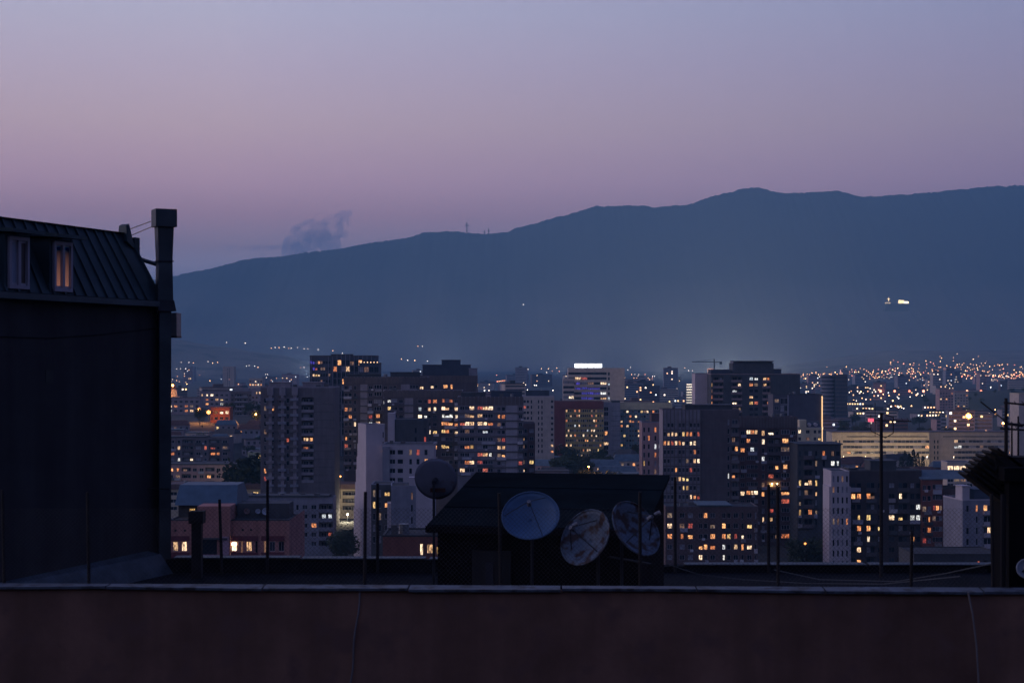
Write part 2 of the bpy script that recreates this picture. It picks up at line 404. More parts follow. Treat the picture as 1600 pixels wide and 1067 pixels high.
from mathutils import noise as mnoise
RIDGE = [(-900, 500), (-300, 478), (0, 462), (245, 437), (290, 428), (330, 420), (370, 409), (400, 403), (440, 401), (480, 394), (530, 389), (580, 379), (640, 371), (660, 363),
         (700, 361), (760, 366), (790, 362), (830, 350), (880, 337), (930, 323), (980, 321), (1030, 324), (1075, 320), (1110, 308), (1160, 295), (1185, 293), (1220, 302),
         (1260, 301), (1310, 298), (1345, 308), (1400, 305), (1440, 302), (1500, 296), (1560, 291), (1600, 290), (1800, 286), (2100, 300), (2600, 340)]
def ridge_z(x):
    px = 800 + x / 9600 * F
    for (a, va), (b, vb) in zip(RIDGE, RIDGE[1:]):
        if px <= b: return ZY(va + (vb - va) * (px - a) / (b - a), 9600)
    return ZY(RIDGE[-1][1], 9600)
FOREST = mat('forest_slope', (.035, .042, .034), .95, .25, .004)
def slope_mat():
    m = bpy.data.materials.new('slope_with_painted_haze'); m.use_nodes = True; t = m.node_tree; n = t.nodes.new; l = t.links.new; b = t.nodes['Principled BSDF']; b.inputs['Roughness'].default_value = .95; b.inputs['Specular IOR Level'].default_value = .1
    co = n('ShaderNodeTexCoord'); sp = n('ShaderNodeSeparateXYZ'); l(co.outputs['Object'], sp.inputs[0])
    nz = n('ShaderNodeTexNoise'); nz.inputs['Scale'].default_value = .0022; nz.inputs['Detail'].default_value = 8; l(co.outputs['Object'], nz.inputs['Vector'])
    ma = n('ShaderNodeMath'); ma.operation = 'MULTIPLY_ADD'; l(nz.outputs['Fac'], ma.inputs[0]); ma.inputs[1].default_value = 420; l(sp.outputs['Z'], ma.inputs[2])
    mr = n('ShaderNodeMapRange'); mr.inputs[1].default_value = 120; mr.inputs[2].default_value = 760; l(ma.outputs[0], mr.inputs[0])   # woods above; paler foot, its lighter haze painted into the colour
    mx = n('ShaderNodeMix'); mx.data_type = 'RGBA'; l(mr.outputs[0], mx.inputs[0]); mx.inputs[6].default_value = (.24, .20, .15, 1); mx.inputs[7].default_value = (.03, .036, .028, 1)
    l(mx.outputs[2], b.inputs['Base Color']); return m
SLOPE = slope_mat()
mb = MB(); nx = 1200; x0, x1 = -6600, 7000
prof = [(7300, 0), (7700, .07), (8100, .20), (8500, .38), (8900, .60), (9200, .80), (9450, .94), (9600, 1.0), (9800, .96), (10300, .7), (11000, .35), (11800, 0)]
for (y, k) in prof:
    for i in range(nx):
        x = x0 + (x1 - x0) * i / (nx - 1)
        rz_ = ridge_z(x)
        nz = mnoise.fractal(Vector((x / 900, y / 900, 2.3)), .9, 2.1, 6) * 120 * (4 * k * (1 - k) * .8 + .03)
        jag = (mnoise.noise(Vector((x / 17, y / 60, 0))) * 8 + mnoise.noise(Vector((x / 60, y / 60, 5))) * 9) * (k > .9)
        mb.v.append((x, y + mnoise.noise(Vector((x / 700, 0, y / 500))) * 150 * (k < .99), (rz_ * k + nz + jag) if k > 0 else -4))
for j in range(len(prof) - 1):
    for i in range(nx - 1):
        a = j * nx + i; mb.f.append((a, a + 1, a + nx + 1, a + nx)); mb.m.append(0)
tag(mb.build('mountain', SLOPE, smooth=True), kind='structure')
def hillz(x, y):                            # lower slopes: a foothill on one side, a lamp-lit rise on the other
    px = 800 + x / y * F
    r = max(0, (y - 4050)) * .040 * min(1, max(0, (px - 1130) / 260)) * (1 if y < 6500 else max(0, 1 - (y - 6500) / 700))
    f = lerp_tab([(4600, 0), (5600, 1), (6600, 0)], y) * lerp_tab([(-400, 150), (265, 132), (340, 108), (430, 80), (520, 30), (640, 0)], px)
    return max(r, f) + mnoise.noise(Vector((x / 300, y / 300, 1))) * 4 - 3.2
mb = MB(); nyy, nxx = 34, 130
for j in range(nyy):
    y = 3900 + 3400 * j / (nyy - 1)
    for i in range(nxx):
        x = -3600 + 7800 * i / (nxx - 1); mb.v.append((x, y, hillz(x, y)))
for j in range(nyy - 1):
    for i in range(nxx - 1):
        a = j * nxx + i; mb.f.append((a, a + 1, a + nxx + 1, a + nxx)); mb.m.append(0)
tag(mb.build('hill', mat('dry_grass_hill', (.15, .13, .10), .95, .3, .004, col2=(.06, .06, .045)), smooth=True), kind='structure')
# a wooded knoll inside the city
mb = MB()
for j in range(14):
    for i in range(24):
        u, v = i / 23 * 2 - 1, j / 13 * 2 - 1
        r2 = max(0, 1 - u * u - v * v)
        mb.v.append((655 + u * 170, 2000 + v * 200, -2 + 20 * r2 ** .7 + mnoise.noise(Vector((u * 6, v * 6, 0))) * 6 * r2))
for j in range(13):
    for i in range(23):
        a = j * 24 + i; mb.f.append((a, a + 1, a + 25, a + 24)); mb.m.append(0)
tag(mb.build('knoll', FOREST, smooth=True), kind='structure')
# street sheets between the blocks
ROAD = mat('asphalt', (.05, .05, .052), .9, .3, .3)
for (xa, ya, xb, yb, w) in ((-150, 830, 260, 800, 9), (-420, 1150, 600, 1120, 10), (-40, 560, 40, 1900, 9), (150, 620, 480, 2400, 11), (-330, 700, -180, 1600, 8)):
    a, b = Vector((xa, ya, 0)), Vector((xb, yb, 0)); n_ = (b - a).normalized().cross(Vector((0, 0, 1))) * w / 2
    m = MB(); z = Vector((0, 0, -.996))
    m.face([a + n_ + z, b + n_ + z, b - n_ + z, a - n_ + z][::-1])
    tag(m.build('road', ROAD), kind='structure')

# cloud far behind the mountain, outside the haze
cm = bpy.data.materials.new('cloud_vapour'); cm.use_nodes = True; t = cm.node_tree; t.nodes.clear()
pv = t.nodes.new('ShaderNodeVolumePrincipled'); pv.inputs['Color'].default_value = (.60, .70, .95, 1)
co = t.nodes.new('ShaderNodeTexCoord'); nz = t.nodes.new('ShaderNodeTexNoise'); nz.inputs['Scale'].default_value = .0042; nz.inputs['Detail'].default_value = 5; nz.inputs['Roughness'].default_value = .6
t.links.new(co.outputs['Object'], nz.inputs['Vector'])
mr = t.nodes.new('ShaderNodeMapRange'); mr.inputs[1].default_value = .36; mr.inputs[2].default_value = .66; mr.inputs[3].default_value = 0; mr.inputs[4].default_value = .0042
t.links.new(nz.outputs['Fac'], mr.inputs[0]); t.links.new(mr.outputs[0], pv.inputs['Density'])
mo = t.nodes.new('ShaderNodeOutputMaterial'); t.links.new(pv.outputs[0], mo.inputs['Volume'])
import bmesh
def cloud(label, blobs, vox):
    bm = bmesh.new(); rnd = random.Random(3); c0 = P(blobs[0][0], blobs[0][1], 36000)
    for (px, py, r, *fl) in blobs:
        c = P(px, py, 36000) - c0; rr = r * 36000 / F
        M_ = Matrix.Translation(c + Vector((0, rnd.uniform(-150, 150), 0))) @ (Matrix.Diagonal((fl[0], .6, 1, 1)) if fl else Matrix.Identity(4))
        bmesh.ops.create_icosphere(bm, subdivisions=3, radius=rr, matrix=M_)
    for v in bm.verts: v.co += mnoise.noise_vector(v.co / 120) * 45 + mnoise.noise_vector(v.co / 45) * 18
    me = bpy.data.meshes.new('cloud'); bm.to_mesh(me); bm.free(); me.materials.append(cm)
    o = mobj('cloud', me, None, c0); tag(o, label, 'cloud')
    mod = o.modifiers.new('remesh', 'REMESH'); mod.mode = 'VOXEL'; mod.voxel_size = vox
cloud('small dusky cumulus cloud low over the mountain ridge', ((478, 380, 22), (455, 382, 15), (468, 364, 15), (483, 354, 12), (503, 356, 14), (520, 345, 9), (536, 338, 9), (545, 334, 6), (500, 372, 20), (528, 362, 11), (515, 383, 18), (541, 345, 6), (455, 392, 18),
      (549, 330, 4), (527, 336, 5), (510, 345, 6), (489, 344, 5), (475, 350, 6), (461, 359, 5), (532, 350, 7), (447, 376, 6), (545, 352, 4), (538, 366, 7)), 34)
cloud('faint flat streak of cloud lying along the ridge', ((400, 388, 6, 12.0), (470, 386, 6, 9.0)), 40)

# ------------------------------------------------------------ the towers and blocks of the town
CONC = wallm((.19, .165, .175), .35); CONC2 = wallm((.32, .285, .315), .3); CONC3 = wallm((.135, .11, .12), .3); BROWN = wallm((.15, .10, .10), .3)
WHITE = wallm((.50, .45, .48), .12, .08); CREAM = wallm((.52, .45, .34), .2); PINK = wallm((.46, .30, .29), .25); BRICK = wallm((.25, .10, .085), .25)
GREY = wallm((.28, .28, .33), .25); DARK = wallm((.085, .09, .10), .2); BEIGE = wallm((.50, .43, .38), .2); NAVY = wallm((.07, .085, .12), .2)
Z1 = (400, 540, 5.333); Z2 = (600, 540, 5.333); Z3 = (800, 540, 5.333); Z4 = (1000, 540, 5.333); Z5 = (1000, 690, 5.333); Z6 = (1280, 600, 3.556); Z7 = (1140, 630, 7.625); Z8 = (250, 520, 5.333); Z9 = (250, 700, 5.333)

# slab tower with pier stacks, arched heads, loggias and a blank gable wall
b = Bld('apartment_tower', 'dark concrete tower with arched pier tops and a blank panelled end wall', 'tower', 407, 523, 606, 561, 0, 16, wall=CONC, trim=CONC2, yb=765)
b.facade('f', 'p.6 n2.2 p.5 n2.2 p.5 n2.2 p.5 n2.2 p.5 n2.2 p1 L4.6 P2 P5.4', 2.8, band=3.2)
b.finish([(426, 638, 'o'), (459, 628, 'v'), (449, 688, 'r'), (473, 690, 'w'), (477, 690, 'o'), (472, 702, 'o'), (419, 731, 'o'), (411, 637, 'd')], parapet=.4,
         huts=((.10, .38, .2, .6, 1.9), (.55, .82, .2, .6, 1.9)))
m = MB()                                     # stacked balcony piers standing proud of the wall
for i in range(3):
    x = b.W * (.115 + i * .165); w = b.W * .045
    m.box((x, -1.15, 2), (x + w, -.003, b.H - 2.6)); m.box((x - .5, -1.3, b.H - 2.6), (x + w + .5, -.004, b.H + .3))
m.build('balcony_pier', CONC2, b.root)
for i in range(3):
    for k in range(13):
        x = b.W * (.115 + i * .165); z = b.H - 4.6 - k * 2.8
        if z > 6: MB().box((x - 1.0, -1.6, z), (x + 1.9, -1.16, z + 1.0)).build('balcony', random.choice((GREY, CONC2, CONC)), b.root)
b.clutter(5)

# dark glass high-rise with pale fins
b = Bld('glass_tower', 'tall dark glass tower with thin pale vertical fins', 'tower', 484, 586, 558, 900, 0, 24, wall=NAVY, trim=DARK, fm=1, yb=700)
b.facade('f', 'h1 h1 h1 h1 h1 h1 h1 h1 p1 f1.6 f1.6 f1.6 f1.6 f1.6 f1.6 f1.6 f1.6 f1.6 f1.6', 3.6, band=1.5)
b.finish(zz(*Z1, '470,258,w 495,258,y 512,258,w 468,333,y 488,333,y 512,333,w 530,333,w 470,125,b 470,155,b 470,185,b 540,130,d 538,155,o 768,188,w 675,220,o 530,368,o 565,368,o 880,90,o 730,302,o 710,145,o 800,125,d 540,185,d 500,190,r'), parapet=1.0,
         huts=((.3, .62, .3, .7, 1.6),))
for i in range(15):
    if i not in (1, 2, 3):
        x = b.W * (.02 + i / 15.2); MB().box((x, -.5, 3), (x + .22, -.003, b.H + (1.4 if i > 5 else .2))).build('fin', GREY, b.root)
MB().box((b.W * .42, -.9, 6), (b.W * .435, -.52, b.H - 23)).build('light_strip', emit('strip_pale', (.62, .62, .70), .42), b.root)
b = Bld('annex_tower', 'lower dark glass annex in front of the finned tower with lights along its roof', 'tower', 561, 592, 569, 860, 0, 16, wall=NAVY, trim=DARK, fm=1, yb=640)
b.facade('f', 'f2 f2 f2 f2', 3.6); b.finish(zz(*Z1, '940,200,d'), parapet=.8)
for i in range(6): MB().tube((1 + i * 1.8, .5, b.H + .8), (1 + i * 1.8, .5, b.H + 1.3), .28, seg=8).build('roof_lamp', emit('lamp_warm', (1, .62, .34), 2.2), b.root)

# the big panel complex: three wings, stepping down
T3L = zz(*Z2, '360,349,w 345,349,w 500,349,o 530,349,o 592,349,w 632,340,y 392,460,r 430,460,o 463,460,o 580,460,o 57,522,y 378,522,w 400,522,w 425,522,w 467,522,w 720,522,w 755,522,r 875,522,w 900,522,w 243,590,w 277,587,c 316,587,c 500,585,c 525,585,c 545,585,c 575,585,w 600,585,w 690,585,d 725,585,w 750,585,w 945,585,o 965,585,o 500,650,o 525,650,o 575,650,o 600,650,o 660,650,r 715,650,w 740,650,w 795,648,w 820,648,w 865,650,o 895,650,d 375,718,w 440,715,y 465,715,y 515,715,o 583,715,w 865,715,c 990,775,r 365,845,o 385,845,o 405,845,o 440,845,y 465,845,y 710,840,o 740,845,y 965,835,w 1000,838,w 810,905,r 870,900,c 900,900,w 997,900,o 675,970,o 712,965,w 755,955,r 655,1030,w 245,640,y')
T3L += zz(*Z1, '1085,460,c 755,520,o 800,530,d 787,592,o 1010,590,o 970,590,r 827,652,w 995,642,w 1015,642,c 1035,642,c 742,772,o 700,820,r')
def near(lits, x0, x1, y0, y1): return [t for t in lits if x0 <= t[0] < x1 and y0 <= t[1] < y1]
RIB = wallm((.16, .13, .13), .3)
def ribbed(b, z0, z1, n, t=.14):             # panel strips of a tall parapet
    for i in range(n):
        x = b.W * i / n
        MB().box((x + .12, -t, z0), (x + b.W / n - .12, -.003, z1)).build('panel', RIB, b.root)
b = Bld('apartment_block', 'broad brown panel block behind the white stepped house', 'apartment block', 537, 668, 590, 612, 0, 14, wall=CONC3, trim=CONC2, yb=745)
b.facade('f', 'd3 n1.6 p1 k2.4 w2 q3 w2 d3 p1.2 k3 g3 w2 p1', 2.85, band=2.6, ledge=.22, odd=.5)
b.finish(near(T3L, 530, 666, 600, 700), huts=((.55, .9, .2, .6, 2.0, DARK), (.03, .42, .25, .7, 1.2, DARK)), parapet=.3); ribbed(b, b.H - 2.2, b.H + .3, 24); b.clutter(4)
b = Bld('apartment_block', 'tallest wing of the brown panel complex with stacked dark penthouses', 'apartment block', 655, 745, 588, 640, 0, 16, wall=CONC3, trim=CONC, yb=640)
b.facade('f', 'w2 p1 d2.4 p1 w2 n1.4 p3 p3.4', 3.0, band=2.8)
b.finish(near(T3L, 655, 745, 600, 612), huts=((.05, .88, .2, .8, 4.6, NAVY), (.38, .7, .3, .8, 6.6, NAVY), (.86, 1.0, .1, .6, 3.2, GREY)), parapet=.3); ribbed(b, b.H - 2.4, b.H + .3, 14)
b = Bld('apartment_block', 'middle wing of the brown panel complex with many lit windows', 'apartment block', 600, 722, 611, 592, 0, 12, wall=CONC3, trim=CONC2, yb=748)
b.facade('f', 'p1 g3 w2 k2.6 p1 w2 d2.4 w2 p.8 g3.6 w2 p.6', 2.9, band=2.6, ledge=.25, odd=.5)
b.finish(near(T3L, 600, 719, 616, 760), parapet=.3, dark_mix=(.6, .22, .18)); ribbed(b, b.H - 2.3, b.H + .3, 18); b.clutter(4)
b = Bld('apartment_block', 'lower end wing of the brown panel complex with long glazed loggias', 'apartment block', 715, 818, 621, 575, 0, 12, wall=wallm((.23, .205, .23), .3), trim=wallm((.40, .37, .41), .2), yb=752)
b.facade('f', 'p.5 g4 p.6 g4.4 p.7 d2.6 k3 w1.6', 2.85, band=2.9, ledge=.3, odd=.55)
b.finish(near(T3L, 718, 816, 628, 760), parapet=.3, dark_mix=(.55, .25, .2), huts=((.05, .42, .2, .7, 1.6, DARK), (.5, .98, .3, .8, 2.2, NAVY))); ribbed(b, b.H - 2.8, b.H + .3, 16, .2); b.clutter(5)
b = Bld('apartment_block', 'narrow brownish block tucked behind the end of the panel complex', 'apartment block', 814, 836, 662, 600, 0, 12, wall=BROWN, trim=CONC, yb=748)
b.facade('f', 'b2 w2', 3.0, band=1.4); b.finish([(817, 682, 'y'), (829, 719, 'y'), (819, 733, 'w')], parapet=.4)

# white stepped houses in front
b = Bld('white_house', 'tall white stepped house with a blank side wall', 'house', 572, 601, 664, 470, 21, 9, wall=WHITE, trim=WHITE, yb=830)
b.facade('f', 'p8 n1.4', 3.0, band=1.6); b.finish([], parapet=.25)
for i in range(6):                           # its side steps down and back
    z = b.H - 6 - i * 4.0
    if z > 3: MB().box((.002 * i, b.D + .85 * i + .001, -2), (b.W - .3, b.D + .85 * (i + 1), z)).build('side_step', WHITE, b.root)
wall_lamp = MB().tube((b.W + .35, -.35, b.H - 8.4), (b.W + .35, -.35, b.H - 8.0), .16, seg=8).build('wall_lamp', emit('lamp_orange', (1, .50, .2), 6), b.root)
b = Bld('penthouse_house', 'dark zinc clad attic block with a white chimney wall', 'house', 606, 668, 656, 500, 0, 12, wall=DARK, trim=NAVY, yb=700, fm=1)
b.facade('f', 'p6 n1.2 p1 n1.2', 2.9, band=2); b.finish([], parapet=.2); MB().box((0, -.5, b.H - 8), (2.2, 4, b.H + 2.2)).build('chimney_wall', WHITE, b.root)
b = Bld('white_house', 'white flat roofed apartment house with square windows below the zinc attic', 'house', 598, 678, 695, 455, 0, 12, wall=WHITE, trim=GREY, yb=770)
b.facade('f', 'p.9 d3 p.4 n1.2 n1.4 n1.4 p.7', 2.7, band=.9)
b.finish([(661, 714, 'o'), (640, 713, 'd')], parapet=.3, dark_mix=(.9, .03, .07)); MB().box((0, -.9, b.H - 11), (2.1, -.003, b.H - .4)).build('bay', GREY, b.root); b.clutter(3)
b = Bld('terraced_house', 'blue grey stepped house with a narrow dark window strip and pale slab end', 'house', 611, 650, 760, 400, 4, 11, wall=GREY, trim=GREY, yb=850)
b.facade('f', 'p5 n1.2 p.5', 3.1, band=1.0); b.finish([], parapet=.2); MB().box((-1.0, 2, -2), (-.004, 9, b.H - 4.5)).build('side_step', WHITE, b.root)
MB().box((b.W * .72, 1.5, b.H - .02), (b.W * 1.0, 5, b.H + 2.2)).build('stair_head', WHITE, b.root)
b = Bld('terraced_house', 'dark fronted narrow house beside the blue grey slab with a few lit slits', 'house', 580, 612, 757, 408, 0, 10, wall=DARK, trim=GREY, yb=860)
b.facade('f', 'n1.3 n1.3 w2', 3.0, band=.9); b.finish([(605, 766, 'y'), (584, 796, 'y'), (606, 788, 'o'), (597, 798, 'd')], parapet=.2)
b = Bld('terraced_house', 'low reddish house with two bright windows just above the flat roof edge', 'house', 598, 690, 838, 210, 0, 9, zb=22, wall=BRICK, trim=TAR)
b.facade('f', 'p2 p2 p2 n1.2 w1.6 n1.2', 2.6, band=.5, zmin=-1); b.finish([(648, 850, 'w'), (663, 850, 'w'), (674, 850, 'y')], parapet=.2)
b.clutter(4, 1.0)

# left: long cream block, low pink blocks, grey block
b = Bld('long_block', 'long cream apartment block under a dark roof, floodlit at one end', 'apartment block', 262, 562, 757, 597, 0, 13, wall=CREAM, trim=CREAM, yb=850)
b.facade('f', 'w2 d2.4 w2 p1 d2.4 w2 w2 w2 d2.4 w2 w2 d2.4 p.6 l3 p1.1 l3', 2.8, band=2.2)
b.finish(zz(*Z9, '620,370,d 730,370,y 805,370,y 675,425,y 955,365,w 985,365,d 1040,365,o 1165,358,w 1195,355,d 1305,355,w 1365,355,d 1490,495,d 1500,560,d'), parapet=.2)
MB().box((-.4, -.7, b.H - 1.7), (b.W + .4, b.D + .4, b.H + .25)).build('roof_edge', BROWN, b.root)
MB().tube((b.W * .885, -.5, 1), (b.W * .885, -.5, b.H - 1.9), .9, seg=10).build('stair_shaft', CREAM, b.root); b.clutter(5, 1.5)
b = Bld('low_block', 'low mauve block with three rows of lived-in balconies under a dark roof', 'apartment block', 262, 373, 727, 650, 0, 12, wall=PINK, trim=PINK, yb=765)
b.facade('f', 'w2 w2 l3 w2 w2 l3 w2 l3 w2', 2.8, band=.6, odd=.3); b.finish(zz(*Z9, '95,202,o 152,202,o 415,260,o 150,245,d 283,265,r 200,185,d 560,185,d'), parapet=.2, huts=((0, 1, .0, .9, .5, DARK),))
b = Bld('low_block', 'low dim house row with red and orange windows below the lamp-lit house', 'apartment block', 262, 358, 684, 760, 0, 12, wall=CONC, trim=CONC3, yb=725)
b.facade('f', 'w2 n1.4 l3 w2 n1.4 l3 w2', 2.9, band=.6, odd=.3); b.finish(zz(*Z8, '185,933,w 80,998,o 375,933,r 457,950,r 492,1008,o 180,1050,c 250,1053,w 540,945,d'), parapet=.2, huts=((0, .62, 0, .9, .6, DARK),))
b = Bld('low_block', 'grey five storey block with a white lit balcony behind the pink house', 'apartment block', 372, 521, 778, 470, 0, 7, wall=GREY, trim=GREY, yb=862)
b.facade('f', 'p1 w2 w2 p1 w2 w2 w2 p.6 n1.4 w2 w2 l3.4', 2.75, band=1.5); b.finish([(513, 809, 'c'), (518, 809, 'c'), (493, 826, 'o'), (514, 840, 'r')], parapet=.3)
MB().box((-.3, -.3, b.H + .32), (b.W * .95, b.D, b.H + .8)).build('roof_edge', DARK, b.root); b.clutter(5, 1.5)
b = Bld('small_house', 'little pale green lit house between dark trees beside the concrete tower', 'house', 387, 409, 706, 640, 0, 9, wall=wallm((.5, .52, .33), .1), trim=WHITE)
b.facade('f', 'p1.2 w2 w2', 3, band=.6); b.finish([(402, 714, 'y')], parapet=.2)
lp = bpy.data.lights.new('yard_lamp_light', 'POINT'); lp.energy = 2600; lp.color = (1, .95, .55); lp.shadow_soft_size = .3
lo = bpy.data.objects.new('yard_lamp_light', lp); COL.objects.link(lo); lo.parent = b.root; lo.location = (2.0, -5, 5.0)

# centre: white office, yellow and teal offices, hotel with the lit roof sign
b = Bld('office_block', 'white office block with rows of small square windows', 'office block', 817, 866, 620, 850, 0, 18, wall=BEIGE, trim=WHITE, yb=712)
b.facade('f', 'd2.6 n1.3 p1.4 n1.3 n1.3 p2.4 w1.6', 3.0, band=1.2); b.finish(zz(*Z3, '340,817,w 335,857,o'), parapet=.5, dark_mix=(.92, .03, .05), huts=((.1, .85, .3, .8, 3.2, NAVY),))
b = Bld('office_block', 'dark red ended office block with a yellow gridded front full of small lights', 'office block', 866, 943, 628, 930, 0, 18, wall=wallm((.50, .40, .17), .15), trim=wallm((.22, .07, .07), .2), yb=718)
b.mats[3] = wallm((.22, .07, .07), .2)
b.facade('f', 'p5.2', 2.9, band=4, u=(0, .23), m=1); b.facade('f', 'h1 ' * 18, 2.92, band=4, u=(.23, 1))
b.finish(zz(*Z3, '455,532,w 525,532,o 562,530,o 490,572,w 562,572,w 452,610,o 680,610,w 705,610,o 530,655,c 567,652,w 703,652,o 637,690,c 672,690,w 690,690,w 457,737,w 498,737,w 530,735,o 600,733,w 660,733,w 708,733,w 605,773,o 637,770,o 460,818,w 498,818,w 600,855,o 712,853,y 545,893,w 580,893,w 632,890,w 650,890,w'), litrate=.06, palette='dydwo', parapet=.3, dark_mix=(.35, .35, .3))
m = MB().box((0, -.35, b.H - 4.2), (b.W, -.004, b.H + .4)).build('roof_band', wallm((.22, .07, .07), .2), b.root)
for i in range(11): MB().box((b.W * (.23 + .77 * i / 10.0) - .1, -.3, 2), (b.W * (.23 + .77 * i / 10.0) + .1, -.005, b.H - 4.25)).build('fin', wallm((.50, .40, .17), .15), b.root)
b = Bld('stair_tower', 'pale lilac stair tower with a blue glass strip between the two gridded offices', 'tower', 943, 969, 630, 935, 0, 15, wall=GREY, trim=GREY, yb=712)
b.facade('f', 'f2 p1 P3.4', 2.9, band=2); b.finish(zz(*Z3, '790,747,o 787,830,w'), parapet=.4, huts=((.5, 1, .1, .7, 1.4, DARK),))
b = Bld('office_block', 'teal glazed office with a pale cream band along its roof', 'office block', 969, 1050, 630, 950, 0, 18, wall=wallm((.16, .26, .28), .15), trim=CREAM, yb=716)
b.facade('f', 'h1 ' * 18, 2.92, band=3.8)
b.finish(zz(*Z3, '920,622,w 985,613,o 1005,613,o 1138,533,w 1168,535,o 1140,617,o 910,660,o 955,660,w 1062,702,w 1100,702,w 1050,745,w 935,873,w 965,873,o 990,575,o 950,540,w 1060,620,o'), litrate=.05, palette='dwoy', parapet=.2, dark_mix=(.3, .35, .35))
m = MB()
MB().box((-.1, -.4, b.H - 3.8), (b.W + .1, -.004, b.H + .3)).build('roof_band', wallm((.62, .55, .36), .1), b.root)
for i in range(13): MB().box((b.W * i / 12.0 - .1, -.42, 2), (b.W * i / 12.0 + .1, -.006, b.H - 3.82)).build('fin', CREAM, b.root)
b = Bld('hotel', 'slab hotel with striped ribbon windows, blank beige end wall and glowing white roof sign', 'hotel', 888, 976, 577, 1300, 0, 22, wall=BEIGE, trim=BEIGE, fm=1, yb=645)
b.facade('f', 's2 s2 s2 s2 s2 s2 n1.4', 4.1, band=1.8, u=(0, .76)); b.facade('f', 'p1', 4.1, band=1.8, u=(.76, 1))
b.finish(zz(*Z3, '557,262,w 600,262,r 752,305,w 775,305,c 752,435,w 775,435,c 760,393,c 620,355,b 560,352,b 640,352,b 540,310,b 510,345,d 600,393,b 620,393,b 700,393,b 735,393,b 655,437,b 605,437,b'), dark_mix=(.9, .02, .08), parapet=1.0)
sg = MB()
SIGN = emit('sign_white', (.92, .96, 1.0), 4.5, sample=True)
for (xa, xb) in ((.115, .33), (.34, .44), (.45, .595)): sg.box((b.W * xa, -.3, b.H + 1.5), (b.W * xb, .3, b.H + 4.6))
sg.build('lit_sign', SIGN, b.root); b.clutter(8, 5)
b = Bld('wing', 'lower striped wing joined to the side of the sign-topped hotel', 'hotel', 880, 897, 592, 1280, 0, 16, wall=BEIGE, trim=BEIGE, fm=1, yb=640); b.facade('f', 's2 s2', 4.1, band=1); b.finish(litrate=.15, palette='bdw')
b = Bld('apartment_block', 'mauve and brick stepped flats in front of the teal office', 'apartment block', 1003, 1040, 660, 560, 0, 12, wall=PINK, trim=GREY, yb=748)
b.facade('f', 'n1.4 n1.4 p.6 n1.4 b2.4', 3.0, band=1.2)
b.finish(zz(*Z3, '1182,815,c 1237,815,c 1182,878,o 1228,878,o 1170,690,o 1215,690,y 1160,750,o 1102,985,y'), parapet=.3, huts=((.42, 1, .1, .8, 3.0, BROWN),))

# right of centre: gridded slab, brick block, dark block
S1L = zz(*Z4, '232,700,w 305,700,w 375,710,y 408,712,o 435,712,o 487,710,r 235,772,w 270,772,w 292,772,w 357,778,w 412,782,w 432,782,w 210,840,o 265,840,r 312,845,o 463,850,o 465,928,w 488,928,w 312,1048,o 798,885,o') + zz(*Z5, '335,320,w 375,325,y 392,325,y 367,395,y 393,397,y 410,465,w 443,465,o 470,472,r 495,475,o 412,530,w 218,345,w 778,295,o 740,290,c 350,320,d')
b = Bld('apartment_slab', 'tall slab with a gridded loggia front and a bare brown concrete end', 'apartment block', 1036, 1155, 641, 489, 0, 13, wall=CONC2, trim=CONC, yb=800)
b.mats.append(CONC3)
b.facade('f', 'w1 w1 w1 w1 w1 w1 w1 w1 w1 w1', 2.8, band=3.4, ledge=.1, u=(0, .49)); b.facade('f', 'P7.2 P2.4', 2.8, band=1.2, u=(.49, .83), m=4); b.facade('f', 'n1.3 b2.4', 2.8, band=2.4, u=(.83, 1), m=4)
b.finish(S1L, parapet=.3, dark_mix=(.55, .2, .25), huts=((.3, .92, .15, .8, 1.5, DARK),))
for i in range(11): MB().box((b.W * .049 * i - .09, -.38, 2), (b.W * .049 * i + .09, -.004, b.H + .25)).build('fin', CONC, b.root)
for i in range(10): MB().box((b.W * .049 * i + .14, -.16, b.H - 3.3), (b.W * .049 * (i + 1) - .14, -.004, b.H + .1)).build('panel', CONC2, b.root)
b.clutter(5)
S2L = zz(*Z7, '218,360,w 265,368,o 335,370,w 375,370,w 405,370,w 432,370,w 230,465,o 650,468,o 177,575,o 272,580,c 385,678,c 735,675,o 610,778,o 652,778,o 692,778,o 740,770,c 830,985,y 385,985,d') + zz(*Z5, '850,438,w 890,438,o 910,438,w 937,438,w 1012,438,o 1205,440,o 1195,512,r 1108,585,r 1015,660,w 1045,660,w 1203,800,o 1170,805,d 1085,945,w 1080,965,y 1110,350,y')
b = Bld('apartment_block', 'dark brick apartment block with a ribbed roof edge and a brightly lit orange balcony', 'apartment block', 1155, 1246, 653, 510, 0, 13, wall=wallm((.13, .08, .085), .3), trim=CONC3, yb=885)
b.facade('f', 'w1.5 g2.6 p.3 n1.5 L3 q2 w1.6', 2.82, band=3.6, odd=.55)
b.finish(S2L, parapet=.3, dark_mix=(.66, .14, .2)); ribbed(b, b.H - 3.2, b.H + .6, 20, .2); b.clutter(7)
bx0 = b.W * .56
m = MB()
for k in range(2): m.tube((bx0 + k * 1.7, -.55, b.H - 21.6), (bx0 + k * 1.7, -.55, b.H - 21.2), .22 - .05 * k, seg=8)
m.build('balcony_lamp', emit('lamp_gold', (1, .62, .28), 9), b.root)
lp = bpy.data.lights.new('balcony_light', 'POINT'); lp.energy = 260; lp.color = (1, .5, .18); lp.shadow_soft_size = .2
lo = bpy.data.objects.new('balcony_light', lp); COL.objects.link(lo); lo.parent = b.root; lo.location = (bx0 + .8, -.3, b.H - 21.7)
b = Bld('apartment_block', 'dark block with a framed window column beside the white stepped tower', 'apartment block', 1246, 1314, 696, 480, 0, 13, wall=DARK, trim=CONC3, yb=830, fm=1)
b.facade('f', 'n1.4 b3 n1.3 p.6 n1.6 p.8 d3', 3.0, band=1.1, odd=.25)
